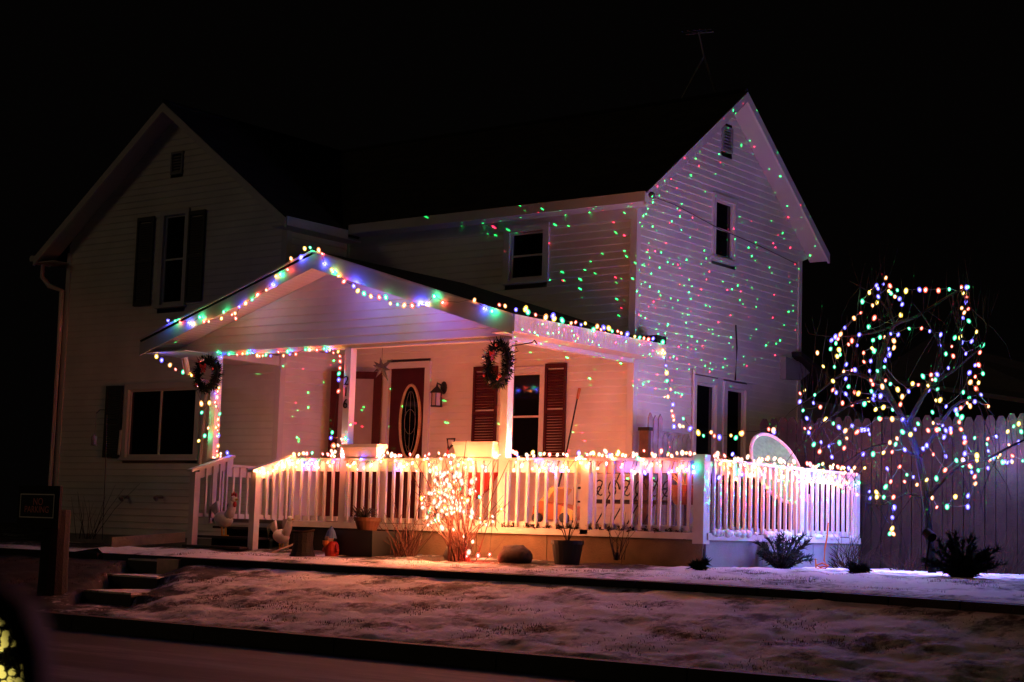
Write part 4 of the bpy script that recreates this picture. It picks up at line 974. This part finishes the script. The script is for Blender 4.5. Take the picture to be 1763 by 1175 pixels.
# planter boxes on the rail
def planter(x0, x1, z0, z1, label):
    t = thing('planter_box', label, 'planter', ((x0 + x1) / 2, -3.0, z0), 'planter boxes on the railing'); k = .035; y0, y1 = -3.09, -2.89
    b = MB(); b.hexa([(x0 + k, y0 + k, z0), (x1 - k, y0 + k, z0), (x1 - k, y1 - k, z0), (x0 + k, y1 - k, z0), (x0, y0, z1 - .045), (x1, y0, z1 - .045), (x1, y1, z1 - .045), (x0, y1, z1 - .045)]); b.build('box', M['planter'], t)
    b = MB(); e = .015
    b.box(x0 - e, x1 + e, y0 - e, y0 + .02, z1 - .044, z1); b.box(x0 - e, x1 + e, y1 - .02, y1 + e, z1 - .044, z1); b.box(x0 - e, x0 + .02, y0 + .02, y1 - .02, z1 - .044, z1); b.box(x1 - .02, x1 + e, y0 + .02, y1 - .02, z1 - .044, z1); b.build('rim', M['planter'], t)
    b = MB(); b.box(x0 + .02, x1 - .02, y0 + .02, y1 - .02, z1 - .043, z1 - .03); b.build('soil', M['clump'], t)
planter(-2.85, -2.2, .935, 1.125, 'white planter box on the rail cap right of the middle post')
planter(-.83, -.17, .935, 1.145, 'brightly lit white planter box beside the wreath post')

# shovel with a D handle, broom, red sled
t = thing('shovel', 'shovel with black D handle leaning inside the porch railing', 'shovel', tuple(at(770, 890, 1, -2.3)))
h = [at(x, y, 1, -2.3) for x, y in ((772, 774), (770, 756), (783, 756), (781, 764), (772, 774))]
b = MB(); b.tube(h, .016, n=6); b.build('handle', M['iron'], t)
b = MB(); b.tube([at(772, 773, 1, -2.3), at(766, 800, 1, -2.3), at(752, 885, 1, -2.3)], .015, n=6); b.build('shaft', M['plastic_red'], t)
b = MB(); b.prism([at(744, 868, 1, -2.32), at(762, 870, 1, -2.32), at(757, 898, 1, -2.32), at(745, 900, 1, -2.32)], (0, .02, 0)); b.build('blade', M['steel'], t)
t = thing('broom', 'long black handled tool with orange grip leaning against the lit porch wall', 'broom', tuple(at(950, 893, 1, -.7)))
b = MB(); b.tube([at(994, 686, 1, -.16), at(974, 785, 1, -.4), at(952, 880, 1, -.65)], .013, n=6); b.build('handle', M['iron'], t)
b = MB(); b.tube([at(998, 669, 1, -.12), at(994, 687, 1, -.16)], .024, .02, n=8); b.build('grip', M['plastic_orange'], t)
b = MB(); q0, q1 = at(940, 880, 1, -.7), at(964, 880, 1, -.6); b.hexa([q0 + Vector((-.03, -.03, -.12)), q1 + Vector((.03, -.03, -.12)), q1 + Vector((.03, .03, -.12)), q0 + Vector((-.03, .03, -.12)), q0, q1, q1 + Vector((0, .03, 0)), q0 + Vector((0, .03, 0))]); b.build('bristles', M['reed'], t)
t = thing('sled', 'bright red plastic sled leaning behind the front railing', 'sled', tuple(at(830, 890, 1, -2.2)))
pl = [at(x, y, 1, -2.3) for x, y in ((806, 800), (862, 800), (838, 842), (812, 862), (800, 850))]
b = MB(); b.prism(pl, (0.02, .05, 0)); b.build('hull', M['plastic_red'], t)
b = MB(); b.tube(pl + [pl[0]], .018, n=6); b.build('rim', M['plastic_red'], t)

# orange ride-on toy
tc_ = at(930, 892, 1, -2.0); t = thing('ride_on_toy', 'orange plastic ride on toy behind the front railing', 'toy', tuple(tc_))
Y0 = -2.2
def pk(pl, y, d, m, name):
    b = MB(); b.prism([at(x, yy, 1, y) for x, yy in pl], (0, d, 0)); return b.build(name, M[m], t)
pk([(915, 895), (918, 872), (930, 862), (952, 868), (975, 872), (982, 895)], Y0, .45, 'plastic_orange', 'body')
pk([(930, 862), (950, 838), (956, 841), (938, 868)], Y0 + .02, .4, 'plastic_yellow', 'windscreen')
pk([(968, 872), (985, 880), (984, 896), (962, 896)], Y0 - .03, .06, 'plastic_yellow', 'hood')
for x in (925, 972):
    c = at(x, 892, 1, Y0 - .04); b = MB(); b.lathe([(.03, -.03), (.07, -.03), (.07, .03), (.03, .03)], c, n=14, rot=Matrix.Rotation(math.pi / 2, 3, 'X')); b.build('wheel', M['pot_black'], t)
# dark garden bench with scrolled iron back
bn = thing('garden_bench', 'dark iron garden bench with curled scrollwork back on the lit porch', 'bench', (.75, -1.2, 0))
x0, x1 = .0, 1.35; yb = -1.0
for x in (x0, x1):
    b = MB(); b.tube([(x, yb, .0), (x, yb, .42), (x, yb + .06, .84)], .018, n=6); b.build('back_leg', M['iron'], bn)
    b = MB(); b.tube([(x, yb - .45, .0), (x, yb - .42, .4), (x, yb - .42, .6), (x, yb, .62)], .018, n=6); b.build('arm', M['iron'], bn)
for k in range(5):
    b = MB(); b.box(x0, x1, yb - .44 + .09 * k, yb - .37 + .09 * k, .40, .425); b.build('seat_slat', M['darkwood'], bn)
b = MB(); b.tube([(x0, yb + .06, .84), (x1, yb + .06, .84)], .018, n=6); b.build('top_bar', M['iron'], bn)
b = MB(); b.tube([(x0, yb + .0, .44), (x1, yb + .0, .44)], .022, n=6); b.build('lower_bar', M['iron'], bn)
for k in range(6):
    cx_ = x0 + .12 + k * .222; b = MB()
    b.tube([(cx_ + (.02 + .085 * (1 - i / 18)) * math.cos(i * .5) * (1 if k % 2 else -1), yb + .03, .60 + (.02 + .13 * (1 - i / 18)) * math.sin(i * .5)) for i in range(19)], .011, n=5)
    b.tube([(cx_ - .09, yb, .44), (cx_, yb + .03, .6), (cx_ + .09, yb + .06, .84)], .010, n=5)
    b.build('scroll', M['iron'], bn)
for k in range(5):
    cx_ = x0 + .2 + k * .25; b = MB(); b.tube([(cx_ - .1, yb - .44, .05), (cx_, yb - .43, .22), (cx_ + .1, yb - .42, .39)], .01, n=5); b.build('brace', M['iron'], bn)

# weathered picket gate and crate by the house corner
g = thing('picket_gate', 'grey weathered picket gate section propped against the house side wall', 'gate', (.5, .8, 0))
ga, gb = at(1114, 720, 0, .35), at(1186, 740, 0, .35)
yy = ga.y; k = 0
while yy < gb.y:
    tp2 = 1.74 - .03 * (k % 2) if k < 3 else (1.47 if k % 5 else 1.43)
    b = MB(); b.prism([(.36, yy, .03), (.36, yy + .11, .03), (.36, yy + .11, tp2 - .07), (.36, yy + .055, tp2), (.36, yy, tp2 - .07)], (.022, 0, 0)); b.build('picket', M['greywood'], g); yy += .135; k += 1
for z in (.3, 1.40):
    b = MB(); b.box(.333, .358, ga.y, gb.y, z, z + .1); b.build('rail', M['greywood'], g)
cr = thing('wooden_post', 'dark brown wooden box standing left of the grey picket gate', 'box', (.6, -.3, 0))
p0, p1 = at(1103, 790, 1, -.35), at(1122, 736, 1, -.35)
b = MB(); b.box(p0.x, p1.x - .02, -.4, -.33, .03, p1.z - .05); b.build('body', M['brownwood'], cr)
b = MB(); b.box(p0.x - .015, p1.x, -.415, -.315, p1.z - .049, p1.z); b.build('lid', M['darkwood'], cr)
# orange basket with reeds near the deck corner
bc = at(1180, 850, 1, -2.3); t = thing('flower_basket', 'orange basket of dry reeds inside the railing by the deck corner', 'basket', tuple(bc))
b = MB(); b.lathe([(.14, -.14), (.2, -.05), (.23, .06), (.24, .1), (.21, .1), (.19, .02)], bc, n=16, sy=.7); b.build('bowl', M['terracotta'], t)
b = MB()
for k in range(60):
    a = rnd.uniform(0, 6.28); d = Vector((math.cos(a) * .24, math.sin(a) * .12, rnd.uniform(.2, .4))); b.tube([bc + Vector((0, 0, .02)), bc + d * .6 + Vector((0, 0, .04)), bc + d], .005, .002, n=3, cap=False)
b.build('reeds', M['reed'], t, kind='stuff')
b = MB(); b.tube([bc + Vector((0, 0, -.75)), bc + Vector((0, 0, -.13))], .02, n=6); b.lathe([(.16, -.78), (.16, -.75)], bc, n=12); b.build('stand', M['iron'], t)

# round net disc leaning on the side rail
dc = at(1338, 806, 1, .2); t = thing('round_net', 'round pale net disc with tan rim leaning behind the side railing', 'net', tuple(dc - Vector((0, 0, .5))))
dn = Vector((.80, -.32, .50)).normalized(); ua = dn.cross(Vector((0, 0, 1))).normalized(); ub = ua.cross(dn)
circ = [dc + ua * .41 * math.cos(a) + ub * .55 * math.sin(a) for a in [6.2832 * i / 40 for i in range(41)]]
b = MB(); b.tube(circ, .026, n=7); b.build('rim', M['tan'], t)
b = MB(); vs = [dc - dn * .06] + circ[:40]; b.add(vs, [(0, i + 1, (i + 1) % 40 + 1) for i in range(40)]); b.build('net', M['net'], t)
for s in (-1, 1):
    e = dc + ua * .4 * s - ub * .4; b = MB(); b.tube([e, Vector((e.x, e.y, .03))], .02, n=6); b.build('leg', M['tan'], t)

# roosters
def rooster(label, c, s, head, m_body='rooster'):
    c = Vector(c); t = thing('rooster_statue', label, 'statue', tuple(c), 'bird statues by the stairs')
    def P(x, z, y=0): return c + Vector((x * s, y * s, z * s))
    b = MB(); b.ball(P(0, .26), .15 * s, sx=1.25, sy=.8, sz=.85, n=14, k=8, rot=Matrix.Rotation(.12, 3, 'Y'))
    b.tube([P(.10, .30), P(.17, .42), P(.19, .52), P(.20, .57)], .085 * s, .045 * s, n=10); b.ball(P(.21, .58), .06 * s, n=10)
    b.build('body', M[m_body], t, smooth=True)
    b = MB()
    for k in range(6):
        a = .5 + k * .16; b.tube([P(-.12, .30), P(-.12 - .16 * math.cos(a) * 1.1, .32 + .22 * math.sin(a)), P(-.22 - .14 * math.cos(a * .7), .34 + .12 * math.sin(a)), P(-.27 - .07 * math.cos(a), .20 + .04 * k)], .035 * s, .012 * s, n=6)
    b.build('tail', M[m_body], t, smooth=True)
    if head:
        b = MB(); pr = [P(.15, .62), P(.16, .68), P(.19, .65), P(.21, .70), P(.23, .65), P(.26, .68), P(.27, .62)]; b.prism([q - Vector((0, .01, 0)) for q in pr], (0, .02, 0)); b.build('comb', M['red_paint'], t)
        b = MB(); b.ball(P(.25, .50, -.01), .03 * s, sz=1.6, n=8); b.build('wattle', M['red_paint'], t)
    b = MB(); b.lathe([(.022 * s, 0), (.001, .06 * s)], P(.26, .575), n=6, rot=Matrix.Rotation(1.5, 3, 'Y')); b.build('beak', M['beak'], t)
    b = MB(); b.ball(P(.22, .60, -.055), .01 * s, n=6); b.build('eye', M['iron'], t)
    for y in (-.04, .04):
        b = MB(); b.tube([P(.01, .14, y), P(.02, .0, y)], .016 * s, n=5); b.tube([P(.02, .005, y), P(.08, .005, y)], .012 * s, n=4); b.build('leg', M['beak'], t)
rp = at(384, 915, 1, -3.45); rooster('white rooster statue with red comb standing on the front stairs', (rp.x, -3.45, -.219), .92, True)
rp = at(484, 925, 1, -3.35); rooster('smaller pale hen statue on the ground right of the stair newel', (rp.x, -3.35, -.40), .78, False)
hb = at(392, 884, 1, -2.8); t = thing('stair_basket', 'dark woven basket of greenery behind the rooster statue on the deck', 'basket', (hb.x, -2.8, .03))
b = MB(); b.lathe([(.1, 0), (.16, .08), (.17, .12)], (hb.x - .15, -2.8, .03), n=12); b.build('bowl', M['brownwood'], t)
b = MB()
for k in range(70):
    a = rnd.uniform(0, 6.28); d = Vector((math.cos(a) * .2, math.sin(a) * .14, rnd.uniform(.05, .16))); p = Vector((hb.x - .15, -2.8, .14)); b.tube([p, p + d], .008, .002, n=3, cap=False)
b.build('greenery', M['needle'], t, kind='stuff')

# ------------------------------------------------------------------ house number on the middle post
def text_obj(s, size, ext, m, name, parent, pos, rot):
    cu = bpy.data.curves.new(name, 'FONT'); cu.body = s; cu.size = size; cu.extrude = ext; cu.align_x = 'CENTER'; cu.align_y = 'CENTER'
    o = bpy.data.objects.new(name, cu); me = bpy.data.meshes.new_from_object(o); bpy.data.objects.remove(o)
    me.name = name; me.materials.clear(); me.materials.append(M[m]); ob = bpy.data.objects.new(name, me); COL.objects.link(ob); ob.parent = parent; ob.location = Vector(pos) - Vector(parent['_base']); ob.rotation_euler = rot; return ob
hn = thing('house_number', 'black metal house number 216 running down the middle porch post', 'house number', (-2.9, -3.01, 1.85))
for ch, z in (('2', 2.03), ('1', 1.87), ('6', 1.70)):
    text_obj(ch, .19, .006, 'iron', 'digit', hn, (-2.9, -3.012, z), (R(90), 0, 0))

# bracket on the wreath post
t = thing('plant_bracket', 'thin black plant hook reaching right from the top of the wreath post', 'bracket', (0, -2.94, 2.4))
b = MB(); p0 = Vector((0, -2.94, 2.42)); b.tube([p0, p0 + Vector((.32, 0, .03)), p0 + Vector((.36, 0, .06)), p0 + Vector((.40, 0, .01))], .009, n=5); b.tube([p0 + Vector((0, 0, -.1)), p0 + Vector((.1, 0, -.07)), p0 + Vector((.06, 0, -.02))], .008, n=5); b.build('arm', M['iron'], t)

# ------------------------------------------------------------------ bed and lawn things
def rock(label, px, py, y, r_, sx, sz, seed):
    p = at(px, py, 1, y); rr = random.Random(seed); b = MB(); b.ball((0, 0, 0), r_, sx=sx, sz=sz, n=14, k=9)
    b.v = [p + Vector((0, 0, r_ * sz * .55)) + v * (1 + .38 * mnz.noise(v * 6 + Vector((seed, 0, 0))) + .12 * mnz.noise(v * 17)) for v in b.v]
    o = b.build('rock', M['stone'], None, smooth=True); tag(o, label, 'rock', 'rocks in the bed')
rock('rounded boulder right of the lit bush', 888, 968, -3.75, .19, 1.35, .72, 3)
rock('smaller rock at the left foot of the lit bush', 786, 966, -3.7, .17, 1.0, 1.05, 8)
def pot(label, c, r0, r1, h, m, name='flower_pot', grp='pots'):
    t = thing(name, label, 'pot', tuple(c), 'pots below the front railing'); b = MB(); b.lathe([(r0, 0), (r1, h - .05), (r1 + .015, h - .05), (r1 + .015, h), (r1 - .015, h), (r1 - .03, h - .06)], c, n=20); b.build('body', M[m], t)
    b = MB(); b.lathe([(r1 - .03, h - .07), (r1 - .03, h - .06)], c, n=16); b.build('soil', M['clump'], t); return t
pc = at(976, 972, 1, -3.6); t = pot('dark plastic pot with dead stems below the right front railing', (pc.x, pc.y, -.42), .15, .19, .31, 'pot_black')
b = MB()
for k in range(14): 
    a = rnd.uniform(0, 6.28); q = Vector((pc.x, pc.y, -.15)); b.tube([q, q + Vector((math.cos(a) * .08, math.sin(a) * .06, .16)), q + Vector((math.cos(a) * .16, math.sin(a) * .1, rnd.uniform(.18, .36)))], .005, .003, n=3, cap=False)
b.build('dead_stems', M['clump'], t, kind='stuff')
pc = at(622, 957, 1, -3.7); bx = thing('square_planter', 'large dark square planter under the front railing holding a clay pot', 'planter', (pc.x, pc.y, -.42))
w = .36; b = MB(); b.hexa([(pc.x - w * .9, -3.85, -.43), (pc.x + w * .9, -3.85, -.43), (pc.x + w * .9, -3.35, -.43), (pc.x - w * .9, -3.35, -.43), (pc.x - w, -3.9, -.08), (pc.x + w, -3.9, -.08), (pc.x + w, -3.3, -.08), (pc.x - w, -3.3, -.08)]); b.build('box', M['pot_black'], bx)
b = MB(); b.box(pc.x - w + .03, pc.x + w - .03, -3.87, -3.33, -.079, -.07); b.build('soil', M['clump'], bx)
tp3 = at(632, 916, 1, -3.65); t = pot('terracotta pot with withered plant set on the dark square planter', (tp3.x, -3.65, -.068), .13, .17, .17, 'terracotta')
b = MB()
for k in range(60):
    a = rnd.uniform(0, 6.28); q = Vector((tp3.x - .06, -3.65, .08)); b.tube([q, q + Vector((math.cos(a) * .12, math.sin(a) * .1, rnd.uniform(.05, .16))), q + Vector((math.cos(a) * .22, math.sin(a) * .14, rnd.uniform(-.02, .2)))], .006, .003, n=3, cap=False)
b.build('withered_leaves', M['clump'], t, kind='stuff')
# stump like planter with pale rim
sp = at(520, 975, 1, -4.2); t = thing('stump', 'dark stump with a pale curved rim between stairs and garden gnome', 'stump', (sp.x, -4.2, -.44))
b = MB(); b.lathe([(.19, 0), (.15, .08), (.13, .2), (.14, .34), (.12, .36)], (sp.x, -4.2, -.46), n=14); b.build('trunk', M['darkwood'], t)
b = MB(); b.tube([(sp.x + .135 * math.cos(a), -4.2 + .135 * math.sin(a), -.10 + .02 * math.sin(a)) for a in [-2.6 + .28 * i for i in range(13)]], .018, n=6); b.build('rim', M['fencewood'], t)
# gnome
gp = at(568, 965, 1, -4.0); t = thing('garden_gnome', 'small garden figure with blue cap and red orange coat beside the dark planter', 'garden figure', (gp.x, -4.0, -.42))
b = MB(); b.lathe([(.09, 0), (.1, .08), (.085, .16), (.06, .2)], (gp.x + .03, -4.0, -.43), n=14); b.build('coat', M['plastic_red'], t)
b = MB(); b.ball((gp.x, -4.03, -.20), .062, n=12); b.build('head', M['skin'], t)
b = MB(); b.lathe([(.085, 0), (.08, .02), (.05, .1), (.001, .17)], (gp.x, -4.0, -.19), n=14); b.build('cap', M['plastic_blue'], t)
b = MB(); b.lathe([(.001, -.12), (.05, -.05), (.055, 0)], (gp.x - .02, -4.06, -.22), n=10); b.build('beard', M['plastic_orange'], t)
for s in (-1, 1):
    b = MB(); b.tube([(gp.x + .03 + s * .08, -4.0, -.27), (gp.x + .03 + s * .12, -4.03, -.34)], .025, n=6); b.ball((gp.x + .03 + s * .12, -4.03, -.35), .025, n=8); b.build('arm', M['plastic_red'], t)
# pale stick and tall dry stems
b = MB(); b.tube([at(468, 953, 1, -3.9), at(505, 938, 1, -3.6)], .016, n=6); tag(b.build('stick', M['newwood'], None), 'pale stick lying on the bed right of the stairs', 'stick')
def dry_clump(label, px, py, y, n, h, sp_, m, seed, name='dry_shrub'):
    p = at(px, py, 1, y); rr = random.Random(seed); t = thing(name, label, 'plant', (p.x, p.y, p.z - .02)); b = MB()
    for k in range(n):
        s = p + Vector((rr.gauss(0, sp_ * .3), rr.gauss(0, .08), -.03)); d = Vector((rr.gauss(0, sp_), rr.gauss(0, .15), rr.uniform(.4, 1) * h)); b.tube([s, s + d * .5 + Vector((rr.gauss(0, .05), 0, .05)), s + d], .006, .0025, n=3, cap=False)
    b.build('stems', M[m], t, kind='stuff')
    b = MB(); b.tube([p + Vector((0, 0, -.03)), p + Vector((.02, 0, .06))], .03, .02, n=6); b.build('crown', M['clump'], t)
dry_clump('reddish dry stems against the skirting left of the lit bush', 700, 958, -3.5, 60, .62, .22, 'redtwig', 2)
dry_clump('tall thin dry stalks rising past the railing above the planter', 690, 955, -3.35, 14, 1.35, .14, 'redtwig', 9)
dry_clump('dead stems standing before the skirting below the right railing', 1060, 960, -3.4, 12, .62, .06, 'clump', 4)
dry_clump('tangle of grey dry twigs at the foot of the fence', 1460, 985, .4, 80, .55, .35, 'twig', 6)
dry_clump('low dry brush under the tree against the fence pickets', 1560, 985, .7, 60, .38, .35, 'twig', 16)
dry_clump('sparse dry twigs along the fence at the far right', 1730, 985, .6, 40, .6, .3, 'twig', 26)
dry_clump('thin bare weeds in the dark left of the house wall', 150, 925, -2.6, 16, .95, .4, 'twig', 36)
def shrub(label, px, py, y, n, r_, h, m, seed, droop=.0, zc=None):
    p = at(px, py, 1, y); p.z = -.43; rr = random.Random(seed); t = thing('evergreen_shrub', label, 'shrub', tuple(p), 'low evergreens in the snowy bed')
    b = MB(); f = MB()
    for k in range(n):
        a = 6.283 * k / n + rr.uniform(-.2, .2); el = rr.uniform(.25, 1.25); L = rr.uniform(.55, 1) * r_
        d = Vector((math.cos(a) * math.cos(el), .6 * math.sin(a) * math.cos(el), math.sin(el) * h / r_)); q = [p, p + d * L * .4 + Vector((0, 0, .04)), p + d * L * .75 + Vector((0, 0, .05)), p + d * L + Vector((0, 0, .02 - droop))]
        b.tube(q, .010, .003, n=4, cap=False)
        for _ in range(70):
            u = rr.uniform(.15, 1) * 2.999; i = int(u); s = q[i].lerp(q[i + 1], u - i); g2 = (d + Vector((rr.gauss(0, .6), rr.gauss(0, .6), rr.gauss(0, .5)))).normalized() * rr.uniform(.05, .12)
            sd_ = g2.cross(Vector((rr.gauss(0, 1), rr.gauss(0, 1), 1))).normalized() * .009; f.add([s - sd_, s + sd_, s + g2], [(0, 1, 2)])
    b.build('branches', M['darkwood'], t); f.build('foliage', M[m], t, kind='stuff')
shrub('dark spreading juniper with spiky arms before the side railing', 1345, 985, -1.6, 30, .62, .62, 'needle2', 3)
shrub('dense dark shrub at the foot of the lit tree', 1655, 1003, -2.4, 60, .55, .62, 'needle', 4)
shrub('tiny dark sprig of greenery poking from the snow near the deck corner', 1205, 1000, -3.6, 8, .16, .12, 'needle', 14)
shrub('low dark clump in the snow before the juniper shrub', 1480, 1010, -2.6, 12, .24, .12, 'needle', 24)
# orange extension cord
t = MB(); t.tube([at(x, y, 1, -.9) for x, y in ((1426, 900), (1424, 925), (1420, 945), (1419, 965), (1424, 975), (1412, 977), (1404, 974), (1416, 970), (1427, 975), (1420, 980), (1405, 979), (1404, 962))], .011, n=5)
tag(t.build('extension_cord', M['orange_cord'], None), 'orange extension cord hanging down and coiled on the snow by the side railing', 'cord')
# lumber on the ground
p0, p1 = at(192, 942, 1, -3.9), at(318, 925, 1, -3.0); p0.z = max(p0.z, -.375); p1.z = max(p1.z, -.33)
b = MB(); d = (p1 - p0).normalized(); n = Vector((d.y, -d.x, 0)) * .045; h = Vector((0, 0, .075))
b.hexa([p0 - n - h, p1 - n - h, p1 + n - h, p0 + n - h, p0 - n + h, p1 - n + h, p1 + n + h, p0 + n + h]); tag(b.build('lumber_beam', M['newwood'], None), 'pale lumber beam lying on the snow left of the stairs', 'beam')
# hook with feeder, thermometer
t = thing('bird_feeder_hook', 'thin hook with a small hanging feeder in the dark left of the big window', 'feeder', tuple(at(168, 930, 1, -2.6)))
b = MB(); b.tube([at(x, y, 1, -2.6) for x, y in ((176, 930), (182, 800), (184, 712), (180, 706), (172, 706), (166, 712))], .008, n=5); b.build('hook', M['iron'], t)
b = MB(); b.tube([at(166, 712, 1, -2.6), at(163, 748, 1, -2.6)], .006, n=4); b.build('chain', M['steel'], t)
b = MB(); fp = at(162, 758, 1, -2.6); b.lathe([(.02, .09), (.05, .06), (.045, -.06), (.06, -.09)], fp, n=10); b.build('feeder', M['greywood'], t)
t = thing('thermometer', 'narrow pale thermometer fixed on the shutter left of the big window', 'thermometer', tuple(at(204, 762, 1, -1.53)))
b = MB(); b.prism([at(x, y, 1, -1.53) for x, y in ((206, 741), (209, 741), (205, 783), (202, 783))], (0, .02, 0)); b.build('plate', M['white'], t)

# no parking sign on a thick dark post
sy = -7.5
sgp = at(66, 1032, 1, sy); t = thing('parking_sign', 'black no parking sign with red letters on a thick dark post', 'sign', (sgp.x, sy, -1.0))
pc = at(64, 872, 1, sy)
b = MB(); b.lathe([(.19, 0), (.175, .3), (.17, .78), (.165, 1.12)], (sgp.x, sy + .2, -1.05), n=12); b.build('post', M['darkwood'], t)
tl, br_ = at(36, 850, 1, sy), at(92, 893, 1, sy)
b = MB(); b.box(tl.x - .06, br_.x + .08, sy + .012, sy + .05, br_.z - .12, tl.z + .1); b.build('back_board', M['darkwood'], t)
b = MB(); b.box(tl.x, br_.x, sy, sy + .01, br_.z, tl.z); b.build('face', M['signblack'], t)
b = MB(); k = .014; z0, z1, x0, x1 = br_.z, tl.z, tl.x, br_.x
for q in ((x0, x1, z1 - k, z1), (x0, x1, z0, z0 + k), (x0, x0 + k, z0 + k, z1 - k), (x1 - k, x1, z0 + k, z1 - k)): b.box(q[0], q[1], sy - .004, sy - .0005, q[2], q[3])
b.build('border', M['signwhite'], t)
text_obj('NO', .125, .001, 'signred', 'lettering', t, ((x0 + x1) / 2 + .02, sy - .003, z1 - .10), (R(90), 0, 0))
text_obj('PARKING', .115, .001, 'signred', 'lettering', t, ((x0 + x1) / 2, sy - .003, z0 + .10), (R(90), 0, 0))

# ------------------------------------------------------------------ car door mirror close to the viewer, and what it reflects
def near(x, y, d): return EYE + (RIGHT * (x - 881.5) + DOWN * (y - 587.5) + FWD * FPX) * (d / FPX)
mir = thing('car_mirror', 'black car door mirror at the lower left reflecting yellow lights', 'mirror', tuple(near(-60, 1180, .8)))
mc = near(-75, 1190, .8); px_ = .8 / FPX
outer = [near(x, y, .8) for x, y in ((-260, 1010), (-120, 985), (-10, 1000), (40, 1040), (66, 1110), (75, 1190), (60, 1290), (0, 1360), (-140, 1390), (-260, 1370))]
b = MB(); back = [p + FWD * .06 + (mc - p) * .25 for p in outer]; n_ = len(outer)
inner = [p + (mc - p) * .33 for p in outer]
b.add(outer + back + inner, [(i, (i + 1) % n_, n_ + (i + 1) % n_, n_ + i) for i in range(n_)] + [(i, (i + 1) % n_, 2 * n_ + (i + 1) % n_, 2 * n_ + i) for i in range(n_)] + [tuple(range(n_, 2 * n_))])
b.build('housing', M['blackplastic'], mir)
ray_in = (near(8, 1140, 1) - EYE).normalized(); out_d = Vector((-.12, -.97, .10)).normalized(); mn = (out_d - ray_in).normalized()
vs = []
for p in inner:
    q = p + FWD * .006; vs.append(q)
c0 = near(8, 1140, .806)
gl = []
for p in vs:
    d = (p - EYE).normalized(); s_ = (c0 - EYE).dot(mn) / d.dot(mn); gl.append(EYE + d * s_)
b = MB(); b.add(gl, [tuple(range(n_))]); b.build('mirror_glass', M['mirror'], mir)
tgt = c0 + out_d * 21.0
yt = thing('lit_evergreen', 'evergreen wrapped in yellow lights across the street seen in the mirror', 'tree', (tgt.x, tgt.y, -1.4))
b = MB(); b.tube([(tgt.x, tgt.y, -1.4), (tgt.x, tgt.y, 3.2)], .08, .03, n=6); b.build('trunk', M['bark'], yt)
rr = random.Random(4); b = MB()
for _ in range(2500):
    z = rr.uniform(-1.1, 3.6); rad = (3.7 - z) / 4.8 * 1.2; a = rr.uniform(0, 6.28); p = Vector((tgt.x + math.cos(a) * rad * rr.uniform(.5, 1), tgt.y + math.sin(a) * rad * rr.uniform(.5, 1), z)); d = Vector((math.cos(a), math.sin(a), -.2)) * .12; s_ = Vector((-d.y, d.x, 0)) * .2; b.add([p - s_, p + s_, p + d], [(0, 1, 2)])
b.build('foliage', M['needle'], yt, kind='stuff')
yl = glow('yellow bulb', (1.0, .80, .16), 1.1, False); b = MB()
for _ in range(420):
    z = rr.uniform(-1.0, 3.4); rad = (3.7 - z) / 4.8 * 1.22; a = rr.uniform(0, 6.28); b.ball((tgt.x + math.cos(a) * rad, tgt.y + math.sin(a) * rad  , z), .048, n=6, k=4)
b.build('bulbs', yl, yt, kind='stuff')

for o in bpy.data.objects:
    if '_base' in o: del o['_base']
